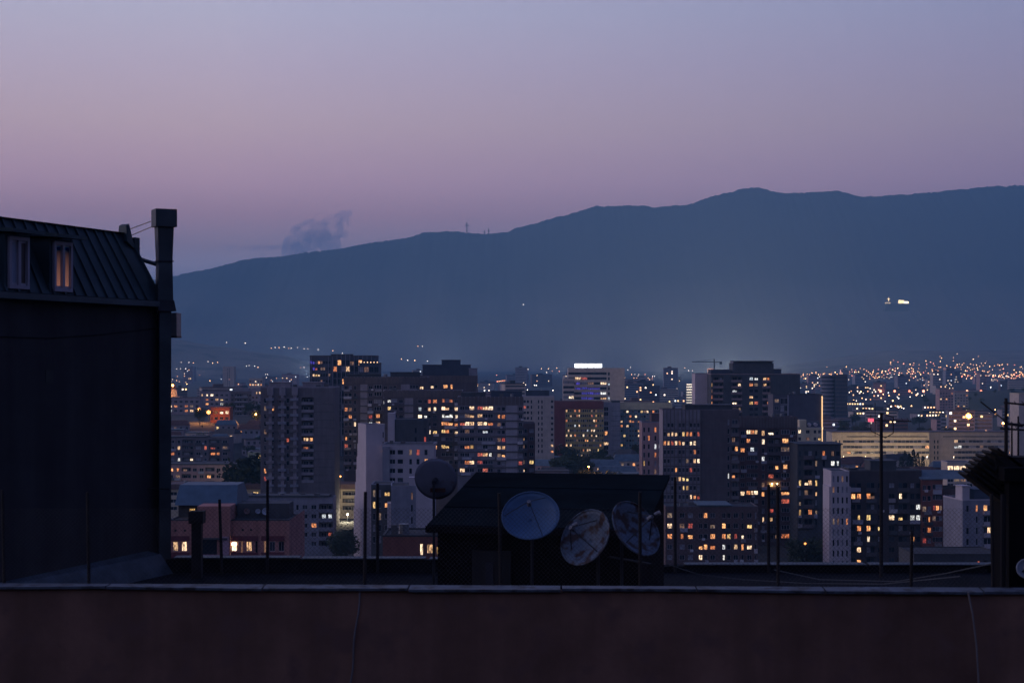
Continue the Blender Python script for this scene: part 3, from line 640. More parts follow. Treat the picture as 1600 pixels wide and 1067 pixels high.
b.finish([(1302, 703, 'd'), (1304, 717, 'c'), (1308, 717, 'c'), (1282, 702, 'o')] + zz(*Z5, '1402,360,w 1402,385,w 1447,365,y 1400,440,d 1448,440,w 1328,370,y 1325,588,y 1402,590,o 1455,590,d 1325,515,d'), parapet=.3)
MB().box((-.5, -.5, b.H + .31), (b.W + .5, b.D, b.H + .6)).build('roof_edge', DARK, b.root)
b = Bld('apartment_block', 'small lower brown block with several orange windows near the roof fence', 'apartment block', 1040, 1184, 792, 425, 0, 12, wall=BROWN, trim=CONC3, yb=885)
b.facade('f', 'w2 p1 w2 w2 p.8 d2.6 w2 p1 d2.6 w2 n1.3 w2 n1', 2.85, band=1.0, odd=.15)
b.finish(zz(*Z5, '235,697,w 262,697,d 265,605,d 452,690,r 885,685,y 238,785,o 262,785,o 335,780,o 378,778,o 600,780,o 628,780,o 680,778,y 705,778,o 785,775,r 880,768,w 475,865,o 502,865,o 595,868,o 705,870,c 793,865,w 825,865,o 850,863,w 522,945,w 705,945,c 375,690,d 620,690,d'), parapet=.25)
m = MB(); m.box((b.W * .35, -.4, b.H + .3), (b.W * .72, b.D, b.H + .6)); m.build('roof_sheet', wallm((.12, .17, .2), .2), b.root); b.clutter(4, 1)

# the big dark towers behind
b = Bld('side_tower', 'blank pale lilac side tower next to a zigzag lit stair', 'tower', 1086, 1111, 584, 815, 0, 14, wall=wallm((.55, .48, .50), .1, .06), trim=GREY)
b.finish(parapet=.3)
b = Bld('apartment_tower', 'dark tower with alternating brown balcony bands and a flat penthouse roof', 'tower', 1111, 1250, 585, 800, 0, 18, wall=DARK, trim=wallm((.30, .22, .22), .2), yb=660, fm=1)
b.facade('f', 'n.5 l3 p2 l3.2 p1.6 d3 p.8 l2.4 p1.2', 3.1, band=.8, u=(0, .72))
b.facade('f', 'p1', 3.1, u=(.72, 1))
b.finish(zz(*Z4, '910,265,c 928,262,c 960,265,d 925,313,o 1015,310,w 1035,312,w 768,358,c 823,352,w 920,405,w 948,455,r 910,502,y 768,495,w 605,310,y 612,365,d 605,400,o 612,458,o 1025,300,o'), parapet=.4,
         huts=((.0, .22, .05, .7, 2.3, NAVY), (.26, .70, .15, .8, 6.4, GREY), (.25, .71, .1, .85, 5.6, DARK), (.66, .80, .15, .8, 2.6, NAVY)))
MB().box((b.W * .255, .4, b.H + 6.6), (b.W * .71, 14, b.H + 6.95)).build('penthouse_roof', DARK, b.root)
b = Bld('apartment_block', 'dark windowless slab edged with a glowing amber light strip', 'apartment block', 1208, 1284, 617, 690, 0, 14, wall=wallm((.105, .105, .135), .1), trim=DARK, yb=680)
b.facade('f', 'w2 f1 f1', 3.2, band=1.2, u=(0, .3)); b.facade('f', 'p1', u=(.3, 1)); b.finish(zz(*Z4, '1150,440,d'), parapet=.4); b.clutter(3, 1.5)
MB().box((b.W * .29, -.5, 2), (b.W * .32, -.004, b.H)).build('corner_pier', GREY, b.root)
MB().box((b.W - .1, -.5, 3), (b.W + .32, -.1, b.H - .5)).build('light_strip', emit('strip_amber', (1.0, .60, .27), 1.5, sample=True), b.root)
b = Bld('villa', 'small cream villa with pale dormers between the dark blocks', 'house', 1246, 1284, 668, 640, 0, 9, wall=wallm((.62, .54, .38), .1), trim=WHITE, yb=700)
b.facade('f', 'w1 p.6 w1.4 p.4 w1 w1', 2.9, band=.4); b.finish([(1250, 671, 'w'), (1278, 690, 'y'), (1263, 681, 'd')], parapet=.2)
m = MB(); m.hexa([(b.W * .4, .1, b.H), (b.W, .1, b.H), (b.W, 8, b.H), (b.W * .4, 8, b.H)], [(b.W * .45, 3, b.H + 2.4), (b.W * .95, 3, b.H + 2.4), (b.W * .95, 6, b.H + 2.4), (b.W * .45, 6, b.H + 2.4)]); m.build('roof', DARK, b.root)
for fx in (.5, .76):
    m = MB(); m.tube((b.W * fx, .0, b.H + 1.2), (b.W * fx, 2, b.H + 1.2), .75, seg=10); m.build('dormer', WHITE, b.root)
m = MB(); m.box((b.W * .08, -.3, b.H), (b.W * .36, 4, b.H + 3.2)); m.build('turret', wallm((.62, .54, .38), .1), b.root)

# rounded tower with pale balcony bands
rt = tag(empty('round_tower', (P(1305, 600, 1400).x, 1400, -1)), 'slim tower with curved pale balcony bands beside a dark core', 'tower')
hh = ZY(585, 1400) + 1; m = MB(); m.tube((-6, 6, 0), (-6, 6, hh - 1), 5.0, seg=20); m.build('core', NAVY, rt)
MB().box((0, 0, 0), (11, 14, hh)).build('glass_wing', NAVY, rt)
for i in range(13):
    z = hh - 1.5 - i * 3.4
    if z > 3:
        m = MB(); m.tube((-6, 6, z), (-6, 6, z + 1.1), 6.3, seg=24); m.build('balcony_band', GREY, rt)
        MB().box((.2, -.9, z), (11.6, -.01, z + .5)).build('floor_slab', CONC, rt)
OCC.append((rt.location.x, 1406, 16))

# long institute
INST = wallm((.66, .56, .40), .12)
for (xa, xb, lab, gx) in ((1300, 1452, 'long cream institute with strip windows and a tall blank end', 0), (1452, 1594, 'dimmer wing of the cream institute behind the antenna poles', 1)):
    b = Bld('institute', lab, 'institute', xa, xb, 676, 880 + 12 * gx, 0, 16, wall=INST if gx == 0 else wallm((.48, .40, .33), .12), trim=CREAM, yb=740)
    b.facade('f', 'p.6 n.9 n.9 p.4 ' + 's1 ' * 22 if gx == 0 else 'p1 n.9 n.9 p4 ' + 's1 ' * 18, 3.1, band=3.6)
    b.finish(zz(*Z6, '155,387,o 95,412,w') if gx == 0 else zz(*Z6, '735,320,w 760,352,c 790,355,c'), parapet=.3, dark_mix=(.4, .3, .3))
    MB().box((-.2, -.5, b.H + .31), (b.W + .2, b.D, b.H + .55)).build('roof_edge', CONC3, b.root)
    MB().box((b.W * .15, -.12, b.H - 2.4), (b.W * .98, -.004, b.H - 1.9)).build('vent_strip', DARK, b.root)

for i, px in enumerate((1318, 1352, 1386, 1420, 1448, 1490, 1530)):
    p = P(px, 724, 862); sl_ = tag(empty('street_lamp', (p.x, 862, -1)), 'street lamp hidden low in the row that lights the cream institute front', 'street lamp', 'lamps before the institute')
    MB().tube((0, 0, 0), (0, 0, 7), .12, .08).build('pole', METAL, sl_); MB().tube((0, .1, 7), (0, -.9, 7.1), .14, seg=6).build('lamp_head', emit('lamp_warm', (1, .62, .34), 2.2), sl_)
    lp = bpy.data.lights.new('lamp_light', 'POINT'); lp.energy = 3400 if i < 5 else 1500; lp.color = (1, .74, .45); lp.shadow_soft_size = .3
    lo = bpy.data.objects.new('lamp_light', lp); COL.objects.link(lo); lo.parent = sl_; lo.location = (0, -.3, 6.6)

# right: the residential row
RL = zz(*Z6, '207,615,o 222,615,o 248,615,o 265,615,d 450,615,w 437,512,o 212,727,y 245,725,y 510,727,c 530,727,c 555,727,c 600,727,o 212,787,o 245,787,o 148,775,o 110,770,d 360,780,y 455,768,y 405,770,w 605,838,o 215,893,w 253,893,w 515,885,o 95,980,o 210,993,o 530,985,w 558,982,y 630,672,r 645,672,o 665,672,d 727,672,w 765,672,d 718,900,r 755,893,d 887,650,o 905,650,o 950,832,w 980,825,w 635,730,d 90,605,d')
b = Bld('white_tower', 'white stepped tower with rows of thin slit windows', 'tower', 1299, 1327, 737, 420, 0, 11, wall=WHITE, trim=WHITE, yb=892)
b.facade('f', 'n1 n1 n1 n1', 2.85, band=.6); b.finish(near(RL, 1297, 1327, 700, 900), parapet=.2, dark_mix=(.7, .1, .2))
MB().box((-.5, .3, -2), (-.003, 9, b.H - 4)).build('side_step', WHITE, b.root); MB().box((b.W + .003, .3, -2), (b.W + .5, 9, b.H - 4)).build('side_step', WHITE, b.root)
b = Bld('apartment_block', 'dark brown block with balconies and tall lit windows behind the antenna mast', 'apartment block', 1328, 1440, 736, 424, 0, 12, wall=wallm((.075, .06, .065), .25), trim=wallm((.11, .10, .105), .2), yb=892, fm=1)
b.facade('f', 'd2.6 p.5 b2.4 w1.6 p.6 w2 b2.6 d2.6', 2.9, band=2.6, odd=.5)
b.finish(near(RL, 1327, 1440, 700, 900), parapet=.3, huts=((.3, .66, .1, .7, 2.6, DARK), (0, .12, .1, .6, .6, DARK))); b.clutter(6)
b = Bld('apartment_block', 'dull red block with white framed windows in the residential row', 'apartment block', 1440, 1473, 750, 423, 0, 12, wall=BRICK, trim=CONC2, yb=892)
b.facade('f', 'd2.6 g2.6', 2.85, band=.8, odd=.5); b.finish(near(RL, 1440, 1473, 700, 900), parapet=.3, dark_mix=(.5, .35, .15))
MB().hexa([(-.5, -.6, b.H + .3), (b.W + 10, -.6, b.H + .3), (b.W + 10, 12, b.H + .3), (-.5, 12, b.H + .3)], [(-.5, 5, b.H + 2.4), (b.W + 10, 5, b.H + 2.4), (b.W + 10, 6, b.H + 2.4), (-.5, 6, b.H + 2.4)]).build('roof', wallm((.12, .16, .19), .2), b.root)
b = Bld('apartment_block', 'narrow dark brown block between the red and the pale block', 'apartment block', 1473, 1504, 764, 424, 0, 11, wall=BROWN, trim=CONC3, yb=892); b.facade('f', 'w2 d2.6', 2.85, band=.8); b.finish(near(RL, 1473, 1504, 700, 900), parapet=.2)
b = Bld('apartment_block', 'pale grey corner block with a rounded stair head at the end of the row', 'apartment block', 1504, 1566, 782, 400, 8, 12, wall=GREY, trim=WHITE, yb=880)
b.facade('f', 'p.4 n1.4 p.8 n1 p.6 b2.4 w2', 2.85, band=.7); b.finish(near(RL, 1504, 1600, 700, 900), parapet=.3, huts=((.02, .2, .05, .4, 3.6, WHITE), (.35, 1, .1, .8, 2.6, NAVY)))
b = Bld('shed_house', 'low dark house with a red glowing window strip near the roof edge', 'house', 1428, 1562, 866, 230, 0, 9, zb=16, wall=DARK, trim=TAR)
b.facade('f', 'p1 w2 p2 p2 p2 n1 n1 n1 p.6', 2.6, band=.5, zmin=-1); b.finish([(1526, 871, 'r'), (1533, 871, 'r'), (1540, 871, 'o')], parapet=.1)
b = Bld('pavilion', 'small flat roofed pavilion glowing warm white in front of the institute', 'pavilion', 1480, 1520, 722, 560, 0, 8, zb=8, wall=wallm((.6, .5, .4), .1), trim=WHITE)
b.facade('f', 'f2 f2 f2 f2', 3.2, band=1.0); b.finish([(1485, 727, 'w'), (1495, 727, 'w'), (1505, 727, 'w'), (1512, 727, 'd')], parapet=.2)

# far side landmarks
b = Bld('tower_pair', 'pinkish pair of slab towers beyond the institute', 'tower', 1468, 1490, 610, 1700, 0, 16, wall=PINK, trim=PINK, yb=665); b.facade('f', 'w2 w2 w2 w2 w2', 3, band=2); b.finish(litrate=.12, parapet=1.5)
b = Bld('tower_pair', 'second pinkish slab tower set back beside its twin', 'tower', 1491, 1513, 613, 1740, 0, 16, wall=BEIGE, trim=PINK, yb=665); b.facade('f', 'w2 w2 w2 w2 w2', 3, band=2); b.finish(litrate=.08, parapet=1.5)
b = Bld('edge_block', 'tall beige block cut by the picture edge above the plank stack', 'apartment block', 1592, 1640, 616, 760, 0, 14, wall=BEIGE, trim=CREAM, yb=720); b.facade('f', 'p1 w2 w2 w2', 3, band=3); b.finish(litrate=.05)
b = Bld('pale_tower', 'pale mauve tower pair standing in the hazy plain by the finned tower', 'tower', 348, 366, 573, 2300, 0, 16, wall=BEIGE, trim=BEIGE, yb=605); b.facade('f', 'p2 n1 n1 p2', 3, band=2); b.finish(litrate=.1)
b = Bld('glow_block', 'far block with a brightly lit gridded front by the hazy plain', 'apartment block', 389, 410, 592, 1500, 0, 14, wall=BEIGE, trim=BEIGE, yb=606); b.facade('f', 'w2 w2 w2 w2 w2', 3.2, band=1); b.finish(litrate=.85, palette='owo')
b = Bld('curved_block', 'grey block with banded balconies behind the lamp-lit house', 'apartment block', 360, 394, 611, 1010, 0, 14, wall=CONC, trim=GREY, yb=660); b.facade('f', 'w1.4 l5 w1.4', 3.0, band=1.4, ledge=.3); b.finish(litrate=.03, huts=((.2, .8, .2, .8, 1.6),))
b = Bld('grey_block', 'grey block with a warm lit roof flat left of the banded block', 'apartment block', 312, 358, 612, 1060, 0, 14, wall=CONC2, trim=CONC, yb=640); b.facade('f', 'w2 w2 w2 w2 w2 w2', 3.0, band=1.0); b.finish(zz(*Z8, '385,527,w 370,530,w 400,525,w 375,495,o 455,565,w 490,565,y 525,565,c 375,600,o 390,600,w'), litrate=.03, huts=((.25, .9, .2, .8, 1.2),))
b = Bld('grey_block', 'low grey block row at the wall edge of the mansard house', 'apartment block', 262, 312, 622, 1030, 0, 14, wall=CONC2, trim=CONC, yb=650); b.facade('f', 'w2 w2 w2 w2 w2 w2', 3.0, band=1.0); b.finish(zz(*Z8, '90,600,w 150,597,o 200,600,o 100,660,c 200,667,o 258,670,w'), litrate=.03)
b = Bld('grey_block', 'narrow pale block behind the concrete tower edge', 'apartment block', 393, 409, 608, 990, 0, 12, wall=CONC2, trim=GREY, yb=655); b.facade('f', 'w2 w2 w2', 3.0, band=1.0); b.finish([(400, 607, 'w'), (404, 607, 'w')], litrate=.05)

# the orange house under street lamps
b = Bld('lamplit_house', 'brick red two storey house glowing orange under a street lamp', 'house', 329, 359, 638, 900, 0, 10, zb=ZY(659, 900), wall=wallm((.42, .14, .07), .1), trim=BRICK)
b.facade('f', 'n1 w2 w2 w2', 3.4, band=.8, zmin=-1); b.finish([(351, 642, 'w'), (354, 642, 'w')], parapet=.2, huts=((-.03, 1.03, 0, .9, .6, BRICK),))

# ------------------------------------------------------------ near side: the mansard house
WALLD = mat('dark_stucco', (.060, .056, .060), .95, .25, .6, .35)
SEAM = mat('green_seam_metal', (.040, .068, .078), .55, .25, .8, metal=.2)
ZINC = mat('weathered_zinc', (.075, .095, .105), .5, .3, 1.2, metal=.35)
POSTM0 = mat('black_cable', (.015, .015, .017), .7, .2, 3)
PVC = mat('white_pvc', (.36, .33, .38), .5, .1, 2)
W0 = 14.0; cx, cyy = -9.08, 40.0; ux, uy = .349, .937; ang = math.atan2(uy, ux)
mh = tag(empty('mansard_house', (cx - ux * W0, cyy - uy * W0, 40), ang), 'dark stucco house with a green metal mansard roof and two dormers', 'house')
EZ = 21.47; HM = 1.72; IN = .7
m = MB(); m.box((0, 0, 0), (W0, 9, EZ - .2)); m.build('wall', WALLD, mh)
m = MB()
lo_ = [(-.1, -.12, EZ), (W0 + .06, -.12, EZ), (W0 + .06, 9.1, EZ), (-.1, 9.1, EZ)]; hi_ = [(.6, IN, EZ + HM), (W0 - .32, IN, EZ + HM), (W0 - .32, 8.3, EZ + HM), (.6, 8.3, EZ + HM)]
m.hexa(lo_, hi_)
m.hexa([(.55, IN - .1, EZ + HM + .002), (W0 - .25, IN - .1, EZ + HM + .002), (W0 - .25, 8.4, EZ + HM + .002), (.55, 8.4, EZ + HM + .002)], [(1.5, 3, EZ + HM + .2), (W0 - 2.5, 3, EZ + HM + .2), (W0 - 2.5, 6, EZ + HM + .2), (1.5, 6, EZ + HM + .2)])
roof = m.build('roof', SEAM, mh)
for i in range(32):                          # standing seams
    x = .35 + i * .42; xt = .6 + (x + .1) / (W0 + .16) * (W0 - .92)
    if 6.2 < x < W0 - .1: MB().hexa([(x - .035, -.17, EZ + .01), (x + .035, -.17, EZ + .01), (x + .035, -.1, EZ + .01), (x - .035, -.1, EZ + .01)],
                                [(xt - .035, IN - .05, EZ + HM), (xt + .035, IN - .05, EZ + HM), (xt + .035, IN + .02, EZ + HM), (xt - .035, IN + .02, EZ + HM)]).build('seam', SEAM, roof)
MB().box((-.1, -.26, EZ - .16), (W0 + .1, -.1, EZ - .02)).build('gutter', ZINC, mh)
MB().box((-.1, -.1, EZ - .199), (W0 + .05, .3, EZ - .01)).build('cornice', WALLD, mh)
p_ = P(80, 587, 36.6); v_ = Vector((W0 - 4.4, -.012, p_.z - 40)); MB().box((v_.x - .14, -.012, v_.z - .14), (v_.x + .14, .02, v_.z + .14)).build('vent_hole', flat('vent_dark', (.01, .01, .012)), mh)
MB().path([(W0 - 9, -.02, EZ - .9), (W0 - 7, -.02, EZ - .98), (W0 - 4.5, -.02, EZ - 1.0), (W0 - 2.6, -.02, EZ - .9), (W0 - .1, -.02, EZ - .7)], .012, 5).build('wall_cable', POSTM0, mh)
# upstand at the roof's end, hip capping
MB().hexa([(W0 - .62, .48, EZ + 1.5), (W0 - .26, .48, EZ + 1.3), (W0 - .2, .8, EZ + 1.3), (W0 - .56, .8, EZ + 1.5)], [(W0 - .55, .55, EZ + 1.9), (W0 - .42, .55, EZ + 1.95), (W0 - .38, .8, EZ + 1.95), (W0 - .5, .8, EZ + 1.9)]).build('hip_cap', SEAM, mh)
MB().tube((W0 + .05, -.1, EZ + .02), (W0 - .34, IN - .02, EZ + HM + .02), .05).build('hip_ridge', SEAM, mh)
MB().box((W0 - .25, .5, EZ + .9), (W0 - .02, 1.3, EZ + 1.62)).build('vent_stub', SEAM, mh)
GLOW = bpy.data.materials.new('lit_curtain'); GLOW.use_nodes = True; t = GLOW.node_tree; bb = t.nodes['Principled BSDF']
bb.inputs['Base Color'].default_value = (.3, .16, .12, 1)
co = t.nodes.new('ShaderNodeTexCoord'); sp = t.nodes.new('ShaderNodeSeparateXYZ'); t.links.new(co.outputs['Object'], sp.inputs[0])
wv = t.nodes.new('ShaderNodeTexWave'); wv.inputs['Scale'].default_value = 2.2; wv.inputs['Distortion'].default_value = 3.5; wv.inputs['Detail'].default_value = 1; t.links.new(co.outputs['Object'], wv.inputs['Vector'])
mr = t.nodes.new('ShaderNodeMapRange'); mr.inputs[1].default_value = .5; mr.inputs[2].default_value = -.5; mr.inputs[3].default_value = -.25; mr.inputs[4].default_value = 1.0; t.links.new(sp.outputs['Z'], mr.inputs[0])
mu = t.nodes.new('ShaderNodeMath'); mu.operation = 'MULTIPLY'; t.links.new(wv.outputs['Fac'], mu.inputs[0]); t.links.new(mr.outputs[0], mu.inputs[1])
m2 = t.nodes.new('ShaderNodeMath'); m2.operation = 'MULTIPLY_ADD'; t.links.new(mu.outputs[0], m2.inputs[0]); m2.inputs[1].default_value = .38; m2.inputs[2].default_value = .015
t.links.new(m2.outputs[0], bb.inputs['Emission Strength']); bb.inputs['Emission Color'].default_value = (1, .40, .26, 1); GLOW.cycles.emission_sampling = 'NONE'
BLIND = mat('drawn_blind', (.30, .34, .42), .7, .15, 3)
for k, (xc, gm) in enumerate(((W0 - 5.66, (BLIND, flat('room_dark', (.07, .05, .05)))), (W0 - 4.08, (GLOW, GLOW)))):
    w = .34; z0, z1 = EZ + .05, EZ + 1.22
    m = MB()
    m.hexa([(xc - w - .1, -.10, z0), (xc + w + .1, -.10, z0), (xc + w + .1, .1, z0), (xc - w - .1, .1, z0)], [(xc - w - .1, -.10, z1 + .06), (xc + w + .1, -.10, z1 + .06), (xc + w + .1, .62, z1 + .06), (xc - w - .1, .62, z1 + .06)])
    dm = m.build('dormer', SEAM, mh)
    MB().hexa([(xc - w - .22, -.42, z1 + .07), (xc + w + .22, -.42, z1 + .07), (xc + w + .22, .75, z1 + .14), (xc - w - .22, .75, z1 + .14)], [(xc - w - .22, -.42, z1 + .15), (xc + w + .22, -.42, z1 + .15), (xc + w + .22, .75, z1 + .24), (xc - w - .22, .75, z1 + .24)]).build('dormer_roof', SEAM, dm)
    fr = MB()
    for (xa, xb, za, zb_) in ((xc - w, xc + w, z0 + .02, z0 + .10), (xc - w, xc + w, z1 - .08, z1), (xc - w, xc - w + .07, z0 + .1, z1 - .08), (xc + w - .07, xc + w, z0 + .1, z1 - .08), (xc - .045, xc + .045, z0 + .1, z1 - .08)):
        fr.box((xa, -.17, za), (xb, -.102, zb_))
    fr.build('window_frame', PVC, dm)
    for q, (xa, xb) in enumerate(((xc - w + .07, xc - .045), (xc + .045, xc + w - .07))):
        o = mobj('pane', PANE[(1, 0)], dm, ((xa + xb) / 2, -.112, (z0 + z1) / 2 + .01), (0, 0, 0), (xb - xa, .2, z1 - z0 - .18))
        o.material_slots[0].link = 'OBJECT'; o.material_slots[0].material = gm[q]
# ventilation duct at the corner
m = MB(); dx, dy = W0 + .12, .05
def sq(c, h, z): return [(c[0] - h, c[1] - h, z), (c[0] + h, c[1] - h, z), (c[0] + h, c[1] + h, z), (c[0] - h, c[1] + h, z)]
vd = tag(empty('vent_duct', mh.matrix_world @ Vector((0, 0, 0))), 'tall metal kitchen duct with a square hood rising past the mansard roof corner', 'duct')
c0 = Vector((cx + .20, cyy - .07, 0)); vd.location = c0
hood = MB().hexa(sq((0, 0), .27, ZY(357, 40.3)), sq((0, 0), .27, ZY(330, 40.3))); hb = hood.build('hood', ZINC, vd, rot=(0, 0, R(25)))
MB().hexa(sq((0, 0), .19, ZY(470, 40.3)), sq((0, 0), .175, ZY(410, 40.3))).build('shaft', ZINC, vd, rot=(0, 0, R(25)))
MB().hexa(sq((0, 0), .175, ZY(409.7, 40.3)), sq((0, 0), .205, ZY(357.3, 40.3))).build('shaft', ZINC, vd, rot=(0, 0, R(25)))
MB().hexa(sq((0, 0), .20, ZY(411, 40.3)), sq((0, 0), .20, ZY(409, 40.3))).build('flange', METAL, vd, rot=(0, 0, R(25)))
MB().hexa(sq((.03, 0), .23, ZY(487, 40.3)), sq((.0, 0), .21, ZY(470.3, 40.3))).build('elbow', METAL, vd, rot=(0, 0, R(25)))
MB().hexa(sq((-.02, 0), .15, 44), sq((.0, 0), .15, ZY(487.3, 40.3))).build('downpipe', ZINC, vd, rot=(0, 0, R(25)))
br = MB().tube(P(206, 401, 40.2) - c0, P(247, 414, 40.2) - c0, .055); br.build('brace', ZINC, vd)
for (a, b_) in (((190, 363), (236, 346)), ((198, 371), (236, 355)), ((214, 418), (240, 462))):
    MB().tube(P(*a, 40.1) - c0, P(*b_, 40.1) - c0, .012, seg=4).build('stay_wire', METAL, vd)
ac = tag(empty('wall_unit', P(272, 526, 41.0)), 'small pale air conditioner box fixed behind the duct on the mansard house', 'air conditioner')
MB().box((-.1, -.2, .02), (.11, .35, .62)).build('case', STEEL, ac); MB().box((-.11, -.22, -.03), (.12, .36, .018)).build('bracket', METAL, ac)

# ------------------------------------------------------------ near roof: parapet wall, deck, shed
BRK = mat('parapet_render', (.27, .145, .105), .95, .28, .9, .35, bump=.5, col2=(.19, .105, .085), patch=-.03)
CAPM = mat('parapet_flashing', (.10, .12, .15), .55, .4, 2.2, metal=.2, col2=(.04, .04, .045))
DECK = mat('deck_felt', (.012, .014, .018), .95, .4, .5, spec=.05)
PZ = ZY(923, 20)
pw = tag(empty('parapet_wall', (0, 20, 48), R(-1.7)), 'plain reddish brown rendered wall with a thin metal capping across the bottom', 'wall')
MB().box((-11, 0, -8), (11, .16, PZ - 48)).build('render', BRK, pw)
x = -11; i = 0
rnd = random.Random(5)
while x < 7.0:                               # capping in separate lengths, one end missing
    l = rnd.uniform(1.5, 2.3); dz = rnd.uniform(-.014, .010); dz2 = rnd.uniform(-.014, .014)
    MB().hexa([(x + .01, -.05, PZ - 48 + .003 + dz), (min(x + l, 7.0) - .01, -.05, PZ - 48 + .003 + dz2), (min(x + l, 7.0) - .01, .19, PZ - 48 + .003), (x + .01, .19, PZ - 48 + .003)],
              [(x + .01, -.05, PZ - 48 + .035 + dz), (min(x + l, 7.0) - .01, -.05, PZ - 48 + .035 + dz2), (min(x + l, 7.0) - .01, .19, PZ - 48 + .045), (x + .01, .19, PZ - 48 + .045)]).build('capping', CAPM, pw)
    x += l
m = MB()
for k in range(11): m.tube((-.02 - 1.93 - k * .013 + .012 * math.sin(k), -.03, PZ - 48 - .02 - k * .125), (-.02 - 1.93 - (k + 1) * .013 + .012 * math.sin(k + 1), -.03, PZ - 48 - .02 - (k + 1) * .125), .014, seg=5)
tag(m.build('hanging_cable', mat('cable_grey', (.17, .16, .17), .6, .2, 2), loc=(0, 20, 48), rot=(0, 0, R(-1.7))), 'thin grey cable hanging down the face of the brown wall', 'cable')
m = MB(); pts = [P(1513, 925, 19.6), P(1520, 960, 19.6), P(1526, 1010, 19.6), P(1530, 1080, 19.6)]; m.path(pts, .012)
tag(m.build('hanging_cable', _M['cable_grey']), 'second thin cable hanging near the dark pillar', 'cable')
dk = tag(empty('flat_roof', (0, 20.3, 47)), 'dark felt covered flat roof behind the brown wall with a low kerb at its edge', 'roof')
DZ = 54.55 - 47
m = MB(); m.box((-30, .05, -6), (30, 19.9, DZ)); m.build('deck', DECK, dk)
m = MB(); m.hexa([(-14, 19.5, DZ + .002), (2.6, 19.5, DZ + .002), (2.6, 19.8, DZ + .002), (-14, 19.8, DZ + .002)], [(-14, 19.5, DZ + .36), (2.6, 19.5, DZ + .30), (2.6, 19.8, DZ + .30), (-14, 19.8, DZ + .36)]); m.build('kerb', DECK, dk)
m = MB(); m.box((2.61, 19.5, DZ + .002), (16, 19.8, DZ + .17)); m.build('kerb', DECK, dk)
for (xa, xb, z) in ((-8.6, -5.4, .365), (-5.35, -2.2, .345), (-2.1, 1.0, .33), (4.4, 9.0, .19), (9.1, 13, .19)): MB().box((xa, 19.42, DZ + z - .03 + .04), (xb, 19.86, DZ + z + .035)).build('kerb_capping', mat('kerb_flashing', (.075, .10, .12), .6, .4, 2, metal=.2), dk)
MB().hexa([(-13, 8, DZ + .003), (-8.6, 19.4, DZ + .003), (-9.4, 19.4, DZ + .003), (-14, 9, DZ + .003)], [(-13.2, 8.5, DZ + .5), (-8.9, 19.3, DZ + .5), (-9.3, 19.3, DZ + .6), (-14, 9, DZ + .6)]).build('flashing', mat('kerb_flashing', (.13, .16, .18)), dk)

shed = tag(empty('roof_shed', (-1.448, 29, 54.56), R(-12)), 'dark lean-to shed with a sloping felt roof standing on the flat roof', 'shed')
SW, SD, SF, SB = 3.907, 3.75, 2.36, 3.05
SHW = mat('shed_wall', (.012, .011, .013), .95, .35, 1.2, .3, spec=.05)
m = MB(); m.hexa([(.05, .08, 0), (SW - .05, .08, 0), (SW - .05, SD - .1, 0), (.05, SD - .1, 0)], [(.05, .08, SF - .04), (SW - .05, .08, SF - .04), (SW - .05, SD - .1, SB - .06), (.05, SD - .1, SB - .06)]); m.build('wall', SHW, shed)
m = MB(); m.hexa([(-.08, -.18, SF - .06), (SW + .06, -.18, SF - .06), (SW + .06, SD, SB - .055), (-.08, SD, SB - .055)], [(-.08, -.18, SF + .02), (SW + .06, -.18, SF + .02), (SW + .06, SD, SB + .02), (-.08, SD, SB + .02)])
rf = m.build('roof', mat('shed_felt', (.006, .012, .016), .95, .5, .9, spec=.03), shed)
for i in range(2):
    f = (i + .8) / 2.6; y0 = -.18 + (SD + .18) * f; z = SF + .02 + (SB - SF) * f
    MB().hexa([(-.07, y0, z + .001), (SW + .05, y0, z + .001), (SW + .05, y0 + .12, z + .022), (-.07, y0 + .12, z + .022)], [(-.07, y0, z + .012), (SW + .05, y0, z + .012), (SW + .05, y0 + .12, z + .034), (-.07, y0 + .12, z + .034)]).build('felt_lap', _M['shed_felt'], rf)
dr = MB().box((.72, .03, .02), (1.45, .079, 1.9)).build('door', flat('door_dark', (.02, .021, .024)), shed)
MB().box((.98, .015, .35), (1.12, .029, 1.7)).build('door_pane', flat('door_glass', (.05, .055, .07), .2), dr)
MB().box((-.1, -.24, SF - .12), (SW + .08, -.185, SF - .0)).build('fascia', SHW, shed)
MB().tube((SW - .6, -.05, SF - .5), (SW + .25, -.9, SF + .1 - .6), .02).build('conduit', METAL, shed)

